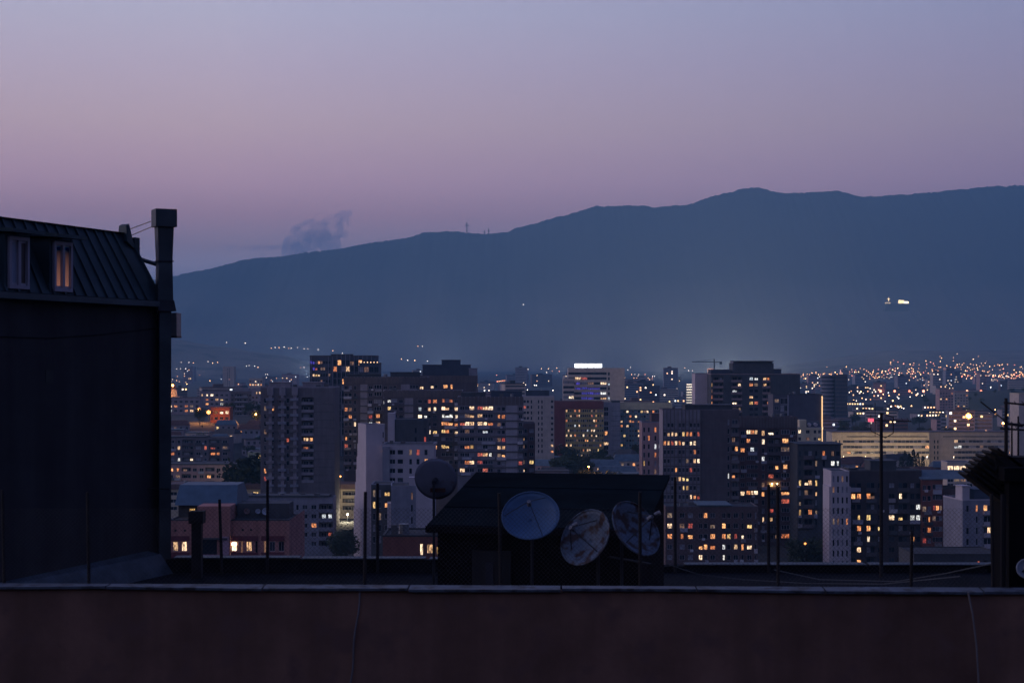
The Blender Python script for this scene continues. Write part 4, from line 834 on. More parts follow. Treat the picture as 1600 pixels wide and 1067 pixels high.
# ------------------------------------------------------------ satellite dishes
def dish_mat(name, rust, c=(.12, .16, .21)):
    m = mat(name, c, .55, .14, 2.5, spec=.3, col2=(.055, .028, .024) if rust else None, patch=rust or 0)
    return m
def dish(label, px, py, d, dia, nrm, m, base, back=False, tripod=False, roll=0.0, deep=.17):
    c = P(px, py, d); nrm = Vector(nrm).normalized()
    root = tag(empty('satellite_dish', base), label, 'satellite dish')
    q = nrm.to_track_quat('Z', 'Y').to_matrix().to_4x4(); M = Matrix.Translation(c - Vector(base)) @ q
    mb = MB(); nr, ns = 7, 40; r = dia / 2; dep = deep * dia
    for j in range(nr + 1):
        rr = r * j / nr
        for i in range(ns):
            t = 2 * math.pi * i / ns; mb.v.append(tuple(M @ Vector((rr * math.cos(t), rr * math.sin(t), dep * (j / nr) ** 2 - dep))))
    for j in range(nr):
        for i in range(ns):
            k = (i + 1) % ns; mb.f.append((j * ns + i, (j + 1) * ns + i, (j + 1) * ns + k, j * ns + k)); mb.m.append(0)
    o = mb.build('reflector', m, root, smooth=True); sm = o.modifiers.new('thick', 'SOLIDIFY'); sm.thickness = .015
    rim = MB(); pts = [M @ Vector((r * math.cos(2 * math.pi * i / ns), r * math.sin(2 * math.pi * i / ns), .0)) for i in range(ns + 1)]
    rim.path(pts, .013, 5); rim.build('rim', m, root)
    lnb = M @ Vector((0, 0, .42 * dia))
    if tripod:
        for a in (90, 210, 330): MB().tube(M @ Vector((r * .92 * math.cos(R(a + roll)), r * .92 * math.sin(R(a + roll)), -.02)), lnb, .008, seg=4).build('strut', METAL, root)
    elif not back:
        for a in (80 + roll, 215 + roll, 325 + roll): MB().tube(M @ Vector((r * .7 * math.cos(R(a)), r * .7 * math.sin(R(a)), -.08)), lnb, .010, seg=5).build('feed_arm', METAL, root)
        MB().tube(lnb + Vector((.04, 0, .03)), lnb + Vector((.13, -.02, .07)), .03, .04, seg=8).build('feed_horn', mat('lnb_plastic', (.22, .23, .26), .5, .1, 3), root)
    hd = MB().tube(lnb, lnb + (M.to_3x3() @ Vector((0, .0, -.10))), .032, .045, seg=10); hd.build('feed_horn', mat('lnb_plastic', (.22, .23, .26), .5, .1, 3), root)
    bk = M @ Vector((0, 0, -dep - .02)); bb_ = M @ Vector((0, 0, -dep - .22))
    MB().tube(bk, bb_, .05, seg=8).build('bracket', METAL, root)
    MB().path([bb_, Vector((bb_.x, bb_.y, 0))], .028, 8).build('mast', METAL, root)
    return root
def img_n(ux_, uz_, tilt): return (ux_ * math.sin(R(tilt)), -math.cos(R(tilt)), uz_ * math.sin(R(tilt)))
RZ = 54.56
dish('pale clean satellite dish with three thin feed struts in front of the shed', 829, 805, 27.3, 1.0, img_n(-.12, .99, 41), dish_mat('dish_white', 0, (.075, .145, .25)), (P(829, 805, 27.7).x, 27.9, RZ), tripod=True, roll=-150)
dish('rust blotched satellite dish tipped to face up and away from its neighbour', 914, 839, 26.9, 1.02, img_n(-.80, .60, 50), dish_mat('dish_rust', .012), (P(920, 839, 27.3).x, 27.4, RZ))
dish('rusty satellite dish under the shed eave behind a fence post', 994, 825, 26.6, 1.02, img_n(.74, .67, 52), dish_mat('dish_rust_more', .03), (P(985, 825, 27).x, 27.1, RZ))
dd = dish('grey satellite dish seen from behind on a pole beside the shed roof', 681, 748, 33.5, .9, (.12, .97, .25), mat('dish_back', (.21, .22, .27), .7, .2, 1.2, col2=(.10, .05, .04), patch=-.06), (P(681, 748, 33.2).x, 33.05, 54.56), back=True, deep=.04)
b_ = P(684, 765, 33.3) - Vector(dd.location)
MB().box((b_.x - .16, b_.y - .02, b_.z - .05), (b_.x + .16, b_.y + .1, b_.z + .03)).build('back_plate', mat('rusty_plate', (.09, .04, .03), .9, .4, 4), dd)

# ------------------------------------------------------------ wire fence on the wall and posts at the far edge
POSTM = mat('rusted_post', (.035, .032, .033), .8, .3, 3, metal=.3)
fn = tag(empty('wire_fence', (0, 20.45, PZ - .4)), 'chain link fence on thin dark posts running along the brown wall', 'fence')
for (px, py) in ((4, 765), (137, 768), (571, 768), (780, 770), (1000, 768), (1215, 760), (1425, 828), (1549, 772)):
    p = P(px, py, 20.45); MB().tube((p.x + rnd.uniform(-.03, .03), 0, 0), (p.x, 0, p.z - PZ + .4), .022, seg=8).build('post', POSTM, fn)
m = MB(); x0f, x1f, zb_, zt_ = -6.75, 6.2, .2, ZY(793, 20.45) - PZ + .4; st = .058; hgt = zt_ - zb_
n_ = int((x1f - x0f + hgt) / st)
for s_ in (1, -1):
    for i in range(n_):
        xa = x0f - hgt + i * st if s_ > 0 else x0f + i * st
        p0, p1 = Vector((xa, .03 * 0, zb_)), Vector((xa + s_ * hgt, 0, zt_))
        t0, t1 = 0.0, 1.0
        for lim, sg in ((x0f, 1), (x1f, -1)):
            f0, f1 = (p0.x - lim) * sg, (p1.x - lim) * sg
            if f0 < 0 and f1 < 0: t0, t1 = 1, 0
            elif f0 < 0: t0 = max(t0, f0 / (f0 - f1))
            elif f1 < 0: t1 = min(t1, f0 / (f0 - f1))
        if t0 < t1:
            d_ = p1 - p0; m.tube(p0 + d_ * t0 + Vector((0, -.034 * 1, 0)), p0 + d_ * t1 + Vector((0, -.034, 0)), .0016, seg=3, cap=False)
tag(m.build('wire_mesh', mat('fence_wire', (.05, .05, .055), .6, .2, 3, metal=.5), fn), kind='stuff')
for k, (px, py, top) in enumerate(((155, 757, 157), (200, 760, 199), (347, 780, 343), (418, 750, 418), (590, 755, 590), (1055, 745, 1055), (1201, 757, 1201))):
    a = P(px, 872, 39.7); b_ = P(top, py, 39.7)
    nm = ('slim dark pole second from the mansard house corner', 'slim dark pole nearest the mansard house corner', 'leaning dark pole before the pink house', 'upright dark pole before the pink house', 'dark pole between the white house and the fence post', 'dark pole beside the shed', 'dark pole below the orange lit balcony')[k]
    tag(MB().tube((0, 0, -.5), b_ - a, .042, .036, seg=8).build('roof_pole', POSTM, loc=a), nm, 'pole')
tag(MB().tube((0, 0, 0), P(265, 764, 39.6) - P(200, 762, 39.6), .02).build('pole_rail', POSTM, loc=P(200, 762, 39.6)), 'thin rail running from a pole to the mansard house corner', 'rail')

# squat flue on the roof edge
fl = tag(empty('roof_flue', P(308, 880, 38.9)), 'black capped flue standing before the pink house', 'flue')
zt = ZY(798, 38.9) - fl.location.z
MB().box((-.12, -.12, -.5), (.12, .12, zt - .3)).build('shaft', POSTM, fl); MB().box((-.18, -.18, zt - .3), (.18, .18, zt)).build('cap', POSTM, fl)

# television aerial masts
def aerial(label, px, ytop, ybase, d, boom, r=.035):
    base = P(px, ybase, d); root = tag(empty('aerial_mast', base), label, 'antenna')
    h = ZY(ytop, d) - base.z; MB().tube((0, 0, -.3), (0, 0, h), r, r * .8, seg=8).build('mast', POSTM, root)
    for (z, L0, L1, n, le) in boom:
        zz_ = h - z; bm_ = MB().tube((L0, 0, zz_), (L1, 0, zz_ - .03), .014, seg=5).build('boom', POSTM, root)
        for i in range(n):
            x = L0 + (L1 - L0) * (i + .5) / n; e = le * (1 - .4 * i / n)
            MB().tube((x, -e * .8, zz_ - e * .25), (x, e * .8, zz_ + e * .25), .006, seg=4).build('element', POSTM, root)
    return root, h
r_, h_ = aerial('tall television aerial with a long boom on a thick mast before the institute', 1377, 645, 890, 39, ((.18, -.25, .75, 7, .28),), .05)
MB().path([(-.26, 0, h_ - .05), (-.26, 0, h_ - .45), (.1, 0, h_ - .62), (.3, 0, h_ - .5), (.3, 0, h_ - .1), (-.02, 0, h_ - .02)], .012, 5).build('reflector_loop', POSTM, r_)
MB().tube((-.13, .1, h_ + .25), (-.13, .1, h_ - .6), .008, seg=4).build('whip', POSTM, r_)
MB().box((-.32, -.05, h_ - .22), (-.20, .05, h_ - .14)).build('indicator_lamp', emit('lamp_red', (1, .12, .2), 1.2), r_)
aerial('thick pole with a slanting boom standing on the plank stack', 1572, 622, 715, 21.2, ((.06, -.03, .28, 3, .08), (.41, -.08, .38, 3, .1)), .028)
r_, h_ = aerial('crooked thin pole next to the thick boom pole on the plank stack', 1581, 660, 715, 21.1, ((.02, -.06, .15, 2, .06),), .015)
MB().tube((-.42, 0, h_ + .28), (-.04, 0, h_ - .02), .010, seg=5).build('slanting_rod', POSTM, r_)
aerial('straight thin pole at the outer end of the plank stack', 1591, 650, 715, 21.3, ((.1, -.13, .18, 3, .08),), .016)

# dark pillar with a stack of planks
pl = tag(empty('pillar', Vector((P(1618, 1067, 21).x, 21, 54.5))), 'dark rendered pillar rising at the side with planks on its head', 'pillar')
h_ = ZY(728, 21) - pl.location.z
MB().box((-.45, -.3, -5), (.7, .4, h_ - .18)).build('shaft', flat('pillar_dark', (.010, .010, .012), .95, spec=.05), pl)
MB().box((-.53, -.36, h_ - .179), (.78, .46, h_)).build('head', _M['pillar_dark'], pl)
MB().tube((-.56, -.34, -.5), (-.54, -.34, h_ - .35), .035).build('rain_pipe', flat('pipe_dark', (.02, .02, .024), .8, spec=.1), pl)
ps = tag(empty('plank_stack', P(1575, 725, 21)), 'bundle of dark planks lying aslant on the pillar head', 'planks')
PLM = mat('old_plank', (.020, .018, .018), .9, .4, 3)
dirp = Vector((.80, 0, -.60))
for i in range(8):
    e = P(1508 + i * 5.5, 739 - i * 5.6, 21 + .02 * (i % 3)) - ps.location
    if i > 5: e = e + Vector((.04 * (i - 5), 0, -.0))
    nrm = Vector((.60, 0, .80)); t_ = .021; wdt = .32
    a, b_ = e, e + dirp * (.80 - .038 * i)
    MB().hexa([a - nrm * t_ + Vector((0, -.1, 0)), b_ - nrm * t_ + Vector((0, -.1, 0)), b_ - nrm * t_ + Vector((0, wdt, 0)), a - nrm * t_ + Vector((0, wdt, 0))],
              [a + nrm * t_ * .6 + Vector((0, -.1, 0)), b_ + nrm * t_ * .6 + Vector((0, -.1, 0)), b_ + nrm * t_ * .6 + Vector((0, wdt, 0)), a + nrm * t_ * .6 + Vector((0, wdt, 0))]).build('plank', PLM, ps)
MB().hexa([(-.16, -.08, -.26), (.8, -.08, -.26), (.8, .3, -.26), (-.16, .3, -.26)], [(-.20, -.08, .1), (.8, -.08, .1), (.8, .3, .1), (-.20, .3, .1)]).build('bale', PLM, ps)
dish('edge of a small pale dish at the foot of the dark pillar', 1604, 888, 20.5, .24, (-.2, -.9, .3), dish_mat('dish_small', 0, (.3, .33, .38)), P(1604, 930, 20.6))

# loose wires sagging over the flat roof
for k, (pts, lab) in enumerate((([(1040, 880), (1090, 897), (1160, 905), (1260, 911), (1380, 912), (1500, 900)], 'loose wire sagging low across the flat roof'), ([(1210, 890), (1280, 905), (1400, 908), (1480, 895), (1550, 880)], 'second wire drooping above the roof kerb'))):
    q_ = [P(x, y, 30 - 6 * i / len(pts)) for i, (x, y) in enumerate(pts)]
    tag(MB().path([p - q_[0] for p in q_], .011, 4).build('slack_wire', mat('wire_grey', (.09, .10, .11), .6, .2, 2), loc=q_[0]), lab, 'wire')

# ------------------------------------------------------------ the pink house in front of the grey block
PKW = mat('pink_render', (.50, .235, .20), .9, .18, .5, .2); MAR = mat('maroon_panel', (.19, .055, .07), .85, .15, .6); LIL = mat('lilac_render', (.46, .30, .36), .9, .12, .5)
b = Bld('pink_house', 'pink rendered house with maroon bands and a glowing window row before the grey block', 'house', 266, 452, 813, 244, 0, 9, zb=20, wall=PKW, trim=DARK, W=None)
b.facade('f', 'p.3 w3 w3 p.4', 3.2, band=2.62, u=(0, .165), zmin=-2); b.facade('f', 'p1', 3.2, band=2.62, u=(.165, .265), zmin=-2)
b.facade('f', 'p.5 w2 p.5', 3.0, band=1.4, u=(.265, .50), zmin=-2, m=0)
b.facade('f', 'w1.6 n1 w1.6 n1 p.5 n1 w1.6 w1.6 p.6', 3.2, band=2.62, u=(.50, 1), zmin=-2)
Tr = []
b.finish([(276, 852, 'w'), (289, 852, 'w'), (366, 849, 'w'), (381, 850, 'd'), (393, 850, 'w')], parapet=.15, dark_mix=(.6, .25, .15))
for (fa, fb) in ((.0, .163), (.503, .74), (.765, .96)):
    MB().box((b.W * fa, -.08, b.H - 3.15), (b.W * fb, -.004, b.H - 2.4)).build('maroon_band', MAR, b.root); MB().box((b.W * fa, -.08, b.H - 6.4), (b.W * fb, -.004, b.H - 4.95)).build('maroon_band', MAR, b.root)
for (xf, zf) in ((.035, 1.4), (.115, 1.4), (.60, 1.3), (.67, 1.3), (.80, 1.3)): MB().box((b.W * xf, -.05, b.H - zf - .3), (b.W * xf + .32, -.004, b.H - zf)).build('vent_hole', flat('vent_dark', (.01, .01, .012)), b.root)
m = MB().box((b.W * .235, -.7, b.H - 9), (b.W * .51, 6, b.H + 2.3)); m.build('tall_bay', PKW, b.root)
MB().box((b.W * .27, -.72, b.H - 5.2), (b.W * .40, -.702, b.H - 2.9)).build('bay_window', GLASS, b.root)
MB().box((b.W * .44, -.9, b.H - 9), (b.W * .50, -.703, b.H - 2.4)).build('lilac_pier', LIL, b.root); MB().box((b.W * .25, -.9, b.H - 6.6), (b.W * .44, -.704, b.H - 5.2)).build('lilac_sill', LIL, b.root)
MB().box((b.W * .24, -1.2, b.H - 2.85), (b.W * .49, -.705, b.H - 2.6)).build('awning', DARK, b.root)
MB().hexa([(b.W * -.01, 4, b.H + 2.0), (b.W * .52, 4, b.H + 2.0), (b.W * .52, 16, b.H + 2.0), (b.W * -.01, 16, b.H + 2.0)], [(b.W * .0, 7, b.H + 5.0), (b.W * .50, 7, b.H + 5.0), (b.W * .50, 13, b.H + 5.0), (b.W * .0, 13, b.H + 5.0)]).build('blue_roof', mat('blue_sheet_roof', (.075, .13, .18), .6, .2, .5), b.root)
MB().box((b.W * .0, 6, b.H - .5), (b.W * .23, 15, b.H + 2.0)).build('attic', DARK, b.root)
MB().box((b.W * .525, 4, b.H), (b.W * .97, 8.8, b.H + 2.3)).build('roof_screen', DARK, b.root)
put_pane(b.root, (b.W * .12, 5.95, b.H + .8), .9, 1.1, 0, 1, 0, LIT['y'])
MB().hexa([(b.W, -.0, -2), (b.W + 1.2, 4, -2), (b.W + 1.2, 8.9, -2), (b.W, 8.9, -2)], [(b.W, -.0, b.H), (b.W + 1.2, 4, b.H + .8), (b.W + 1.2, 8.9, b.H + .8), (b.W, 8.9, b.H)]).build('side_wing', PKW, b.root)
spk = b.root; ch = MB()
for a in range(5): ch.tube((b.W * .535 + .35 * math.cos(a * 1.26), -.1, b.H - 3.75 + .2 * math.sin(a * 1.26)), (b.W * .535 + .35 * math.cos(a * 1.26) + .02, -.1, b.H - 3.6 + .2 * math.sin(a * 1.26)), .08, seg=6)
ch.build('chandelier', emit('lamp_chandelier', (1, .72, .42), 7), b.root)
for k, (xf, r) in enumerate(((.61, .5), (.705, .42), (.77, .62))):
    c = b.M @ Vector((b.W * xf, 3.6, b.H + 1.1))
    px, py = proj(c); dish(('round dull red-centred dish on the pink house roof', 'oval grey dish in the middle of the pink house roof', 'pale round dish on the pink house roof next to a pole')[k], px, py, c.y, r * 1.9, (.3 - .25 * k, -.9, .35), dish_mat('dish_far_%d' % k, 0, ((.2, .12, .11), (.30, .33, .4), (.36, .4, .48))[k]), (c.x, c.y + .4, b.zb + b.H))

# ------------------------------------------------------------ trees
LEAF = mat('leaf_dark', (.045, .062, .032), .8, .5, .8); BARK = mat('bark', (.06, .05, .042), .9, .3, 2)
def crown_mesh(seed, kind, n):
    r_ = random.Random(seed); mb = MB()
    lobes = [(Vector((r_.uniform(-.26, .26), r_.uniform(-.26, .26), r_.uniform(.42, .84))), r_.uniform(.15, .27)) for _ in range(9)]
    for i in range(n):
        if kind == 'c':
            z = r_.uniform(.04, 1) ** .9; rad = .11 * (1 - z) ** .6 + .012; a = r_.uniform(0, 6.283); k = rad * r_.uniform(.6, 1.1)
            c = Vector((k * math.cos(a), k * math.sin(a), z))
        else:
            l, rr = r_.choice(lobes); v = Vector((r_.gauss(0, 1), r_.gauss(0, 1), r_.gauss(0, 1))).normalized(); c = l + v * rr * r_.uniform(.55, 1.08)
        s = r_.uniform(.018, .042) * (.7 if kind == 'c' else 1.2)
        a = Vector((r_.gauss(0, 1), r_.gauss(0, 1), r_.gauss(0, 1))).normalized() * s; b_ = a.orthogonal().normalized() * s * .7
        mb.face([c - a, c + b_, c + a, c - b_])
    return mb.mesh('crown', LEAF)
def trunk_mesh(seed, kind):
    r_ = random.Random(seed); mb = MB().tube((0, 0, -.05), (0, 0, .5), .028, .014, seg=7)
    if kind != 'c':
        for i in range(5):
            a = i * 1.3 + r_.random(); mb.tube((0, 0, .22 + .05 * i), (.2 * math.cos(a), .2 * math.sin(a), .5 + .05 * i), .012, .004, seg=5)
    return mb.mesh('trunk', BARK)
TREE = [(crown_mesh(s, 'b', 900), trunk_mesh(s, 'b')) for s in (1, 2, 3)] + [(crown_mesh(9, 'c', 700), trunk_mesh(9, 'c'))]
def tree(label, x, y, h, k, group=None, name='tree', wid=1.0):
    r0 = tag(empty(name, (x, y, ground_z(x, y)), random.uniform(0, 6)), label, 'tree', group)
    r0.scale = (h * wid, h * wid, h)
    mobj('crown', TREE[k][0], r0); mobj('trunk', TREE[k][1], r0); return r0
def treep(label, px, py, d, h, k, group=None, wid=1.0):
    p = P(px, py, d); t_ = tree(label, p.x, d, h, k, group, 'cypress_tree' if k == 3 else 'tree', wid); t_.location.z = p.z - h; return t_
def tp(label, px, py, d, h, k, group=None, wid=1.0):      # top of the crown at that pixel, foot on the ground
    p = P(px, py, d); g = ground_z(p.x, d); return tree(label, p.x, d, p.z - g, k, group, 'cypress_tree' if k == 3 else 'tree', wid)
GR = 'dark trees by the low roofs in the middle of town'
LB = 'dark bushy tree among the low roofs below the yellow office'
for i, (px, py) in enumerate(((871, 714), (882, 709), (896, 708), (907, 711), (917, 716))): tp(LB, px, py, 780 + i * 6, 8, i % 3, GR, 1.1)
for i, (px, py, h) in enumerate(((1408, 712, 10), (1414, 704, 12), (1421, 708, 12), (1427, 702, 14), (1434, 707, 12), (1442, 712, 10))): tp('pointed dark cypress in the row before the cream institute', px, py, 800, h, 3, 'cypresses before the institute', 1.3)
for i in range(16): tp('shadowed tree on the slope below the lamp-lit red house', random.uniform(268, 412), random.uniform(662, 700), random.uniform(770, 880), 9, i % 3, 'trees on the slope below the red house', 1.2)
for i in range(6): tp('dark tree beside the little green lit house', random.choice((380, 384, 391, 398, 404, 410)) + random.uniform(-2, 2), random.uniform(708, 722), 632 - 5 * i, 9, i % 3, 'trees round the little green house', 1.1)
for i in range(10): tp('leafy dark tree before the floodlit end of the cream block', 525 + random.uniform(0, 34), random.uniform(826, 842), random.uniform(455, 520), 8, i % 3, 'trees below the cream block', 1.0)
for i in range(12): tp('dark tree behind the white stepped tower and dark block', 1250 + random.uniform(0, 45), random.uniform(835, 860), random.uniform(440, 470), 9, i % 3, 'trees below the dark block', 1.1)
for i in range(40):
    x = 655 + random.uniform(-150, 150); y = 2000 + random.uniform(-170, -20); z = -2 + 20 * max(0, 1 - ((x - 655) / 170) ** 2 - ((y - 2000) / 200) ** 2) ** .7
    t_ = tree('tree on the wooded knoll near the picture edge', x, y, random.uniform(6, 10), i % 3, 'trees on the knoll'); t_.location.z = z - 1

# ------------------------------------------------------------ street lamps
def lampmesh(r, m):
    me = bpy.data.meshes.new('lamp_head'); bm_ = bmesh.new(); bmesh.ops.create_icosphere(bm_, subdivisions=1, radius=r); bm_.to_mesh(me); bm_.free(); me.materials.append(m); return me
LAMP_O = emit('street_lamp_amber', (1.0, .36, .11), 7.0, (1.0, .58, .26), vary=1.3); LAMP_R = emit('street_lamp_red', (1.0, .22, .12), 6.0, (1.0, .36, .20), vary=.9); LAMP_W = emit('street_lamp_white', (1.0, .82, .62), 6.0, (1.0, .93, .86), vary=1.0)
POLE = MB().tube((0, 0, -8), (0, 0, 0), .12, .08, seg=5).mesh('pole', METAL)
HEAD = {(k, r): lampmesh(r, m) for k, m in (('o', LAMP_O), ('r', LAMP_R), ('w', LAMP_W)) for r in (.35, .6, .9, 1.3, 1.8)}
LAMP_F = emit('street_lamp_flare', (1.0, .34, .08), 2.6, vary=0)
HEAD.update({('f', r): lampmesh(r, LAMP_F) for r in (.35, .6, .9, 1.3, 2.4)})
def lamp(px, py, d, k, r, label, group, pole=True):
    p = P(px, py, d); root = tag(empty('street_lamp', p), label, 'street lamp', group)
    mobj('lamp_head', HEAD[(k, r)], root)
    if pole: mobj('pole', POLE, root, (0, 0, -r))
    return root
GH = 'street lamps scattered over the far hillside'; LH = 'one of many amber lamp points scattered over the far hillside'
rl = random.Random(21); k = 0
HILL = [(1234, 590, 1600, 584), ]
pts = []
while k < 285:
    px = rl.uniform(1250, 1600); t = (px - 1250) / 350
    lo_y = 592; hi_y = 585 - 34 * min(1, t * 1.25) ** .8 if px < 1520 else 553 + (px - 1520) * .28
    py = lo_y - (lo_y - hi_y) * abs(rl.gauss(0, .42))
    if py < hi_y - 2 or py > 592: continue
    if any(abs(px - a) < 2.2 and abs(py - b_) < 2.2 for a, b_ in pts): continue
    x_t = (px - 800) / F; d = None
    for dd_ in range(4000, 6500, 25):
        if ZY(py, dd_) <= hillz(x_t * dd_, dd_) + 9: d = dd_; break
    if d is None: continue
    pts.append((px, py)); lamp(px, py, d, rl.choice('ooooor'), rl.choice((.9, 1.3, 1.3)), LH, GH, False); k += 1
for i in range(34): lamp(1500 + i * 3.1 + rl.uniform(-2, 2), 588 + rl.uniform(-3, 2) - i * .05, 3950, rl.choice('orrw'), rl.choice((.9, 1.3)), 'one of the denser row of amber lamps along the foot of the hill', 'lamps along the foot of the hill', False)
for i, px in enumerate((1376, 1398, 1421, 1443, 1465, 1511, 1533)): lamp(px, 611, 2300, 'r', 1.8, 'reddish lamp in the evenly spaced row along the far avenue', 'lamps of the far avenue')
for px, py in ((1330, 611), (1327, 613), (1345, 612), (1349, 614), (1363, 613), (1368, 612), (1372, 618), (1380, 616), (1389, 618), (1404, 622), (1402, 620), (1422, 620), (1432, 617), (1434, 615), (1441, 618), (1444, 617), (1347, 622), (1353, 624), (1360, 624), (1334, 625), (1338, 626), (1383, 627), (1395, 626), (1392, 635), (1399, 634), (1404, 636), (1409, 637), (1412, 638), (1424, 634), (1447, 634), (1455, 634)):
    lamp(px, py, 2150 if py < 628 else 1850, rl.choice('owww'), rl.choice((.6, .9)), 'one of the white and amber yard lamps below the far avenue', 'yard lamps below the far avenue')
GP = 'lamps and lit signs dotted over the far plain'; LP_ = 'one of the tiny lamps dotted over the hazy far plain'
for px, py, c in ((283, 566, 'w'), (295, 566, 'w'), (302, 567, 'o'), (325, 565, 'w'), (332, 567, 'o'), (340, 566, 'o'), (276, 576, 'w'), (282, 576, 'w'), (290, 576, 'w'), (277, 588, 'o'), (303, 585, 'o'), (312, 586, 'o'), (385, 572, 'w'), (389, 571, 'w'), (398, 572, 'w'), (403, 574, 'o'), (415, 585, 'w'), (418, 585, 'w'), (432, 591, 'y'), (445, 591, 'o'), (470, 574, 'o'), (475, 574, 'w'), (292, 600, 'o'), (328, 595, 'o'),
                  (776, 586, 'r'), (812, 575, 'w'), (818, 576, 'w'), (822, 577, 'w'), (825, 577, 'w'), (846, 576, 'o'), (857, 576, 'o'), (870, 575, 'o'), (874, 580, 'r'), (863, 580, 'o'), (854, 582, 'w'), (888, 579, 'o'), (892, 584, 'w'), (835, 602, 'w'), (838, 602, 'w'), (757, 610, 'w'), (764, 610, 'w'), (807, 612, 'o'), (824, 609, 'w'), (864, 610, 'w'), (976, 590, 'o'), (981, 578, 'w'), (985, 574, 'w'), (987, 585, 'o'), (992, 585, 'w'), (997, 587, 'w'), (998, 585, 'w'), (1008, 585, 'r'), (1020, 588, 'w'), (1023, 588, 'w'), (1070, 575, 'o'), (1076, 579, 'w'), (1082, 579, 'w'), (1251, 627, 'w'), (1254, 608, 'o'), (1257, 607, 'w'), (1262, 607, 'w'), (1258, 590, 'w'), (1272, 611, 'w'), (1292, 573, 'o'), (1255, 584, 'o'), (1275, 583, 'o'), (1282, 585, 'r'), (1265, 585, 'o'), (1310, 648, 'o'), (1318, 648, 'w'), (1323, 645, 'w'), (1330, 650, 'w'), (1363, 642, 'w'), (1537, 640, 'w'), (1542, 641, 'w'), (1522, 626, 'o'), (1555, 640, 'o'), (1587, 611, 'w'), (1591, 611, 'w'), (1596, 608, 'w'), (1598, 576, 'w'), (1594, 574, 'o'), (1580, 597, 'w'), (1535, 605, 'w'), (1541, 605, 'w'), (1548, 605, 'w')):
    d = max(1700, min(4600, 60 * F / max(12, py - 560) * .93)); lamp(px, py, d, 'o' if c == 'y' else c, .9 if d > 2500 else .6, LP_, GP, False)
for i in range(11): lamp(777 + i * 2.9, 596 - i * .35 - max(0, i - 7) * 1.6, 3900, rl.choice('ro'), 1.3, 'one of the red and orange lamps on the curving far road', 'lamps of the curving far road', False)
for i in range(8): lamp(1252 + i * 9, 585 + rl.uniform(-2, 5), 3800, 'o', .9, 'one of the amber lamps at the near end of the hillside', 'lamps at the near end of the hillside', False)
def glowlamp(px, py, d, c, watt, r, label):
    k_ = 'f' if c[2] < .4 else 'w'; o = lamp(px, py, d, k_, r, label, None)
    lp = bpy.data.lights.new('lamp_light', 'POINT'); lp.energy = watt; lp.color = c; lp.shadow_soft_size = r
    lo = bpy.data.objects.new('lamp_light', lp); COL.objects.link(lo); lo.parent = o; lo.location = (0, -r * 1.5, 0)
    return o
big = glowlamp(1513, 650, 1150, (1, .34, .07), 120000, 2.4, 'large glaring orange street lamp beside the pink twin towers')
glowlamp(326, 644, 893, (1, .34, .06), 5500, 1.3, 'orange street lamp just beside the red two storey house')
glowlamp(311, 640, 905, (1, .40, .10), 14000, 1.3, 'orange street lamp left of the red house lamp')
glowlamp(400, 647, 870, (1, .40, .12), 6000, .6, 'orange street lamp at the edge of the concrete tower')
glowlamp(920, 729, 700, (1, .36, .08), 7000, .35, 'orange street lamp over the low tent roof in the middle of town')
glowlamp(1567, 661, 1120, (1, .34, .08), 26000, .9, 'orange lamp by the low lit wall near the antenna poles')
glowlamp(1087, 601, 1250, (1, .92, .8), 20000, .6, 'white work lamp at the zigzag lit stair')
glowlamp(270, 602, 1500, (1, .40, .10), 40000, 1.3, 'orange lamp on the domed church by the mansard house edge')
glowlamp(532, 744, 585, (1, .45, .15), 300, .35, 'orange lamp in the gap behind the concrete tower')
glowlamp(1258, 849, 430, (1, .2, .08), 25, .35, 'small red lamp over the dark trees below the dark block')
glowlamp(543, 803, 584, (1, .85, .6), 6500, .35, 'yard lamp that floods the end of the cream block')

# added upward spots on the far plain, only to make the haze glow
for (px, d, en, col) in ((300, 4800, 4.5e6, (1, .52, .44)), (480, 4800, 4.5e6, (1, .52, .44)), (700, 4800, 4.5e6, (1, .50, .40)), (900, 4200, 3e6, (1, .44, .32)), (1040, 3800, 3.4e6, (1, .44, .29)), (1130, 3400, 9e6, (1, .45, .28)), (1215, 3500, 4e6, (1, .43, .28)), (1400, 4300, 4.2e6, (1, .38, .28)), (1560, 4300, 4.2e6, (1, .36, .28))):
    p = Vector(((px - 800) * d / F, d, 3)); fl_ = tag(empty('glow_helper', p), 'added upward light for the haze glow over the far plain', 'glow_helper', 'added lights for the haze glow over the far plain')
    mobj('lamp_head', HEAD[('w', .9)], fl_)  # added head of the glow helper, not a real lamp
    lp = bpy.data.lights.new('glow_helper_light', 'SPOT'); lp.energy = en; lp.color = col; lp.spot_size = R(178); lp.spot_blend = .15; lp.shadow_soft_size = 12
    lo = bpy.data.objects.new('glow_helper_light', lp); COL.objects.link(lo); lo.parent = fl_; lo.location = (0, 0, 1.5); lo.rotation_euler = (R(180), 0, 0)

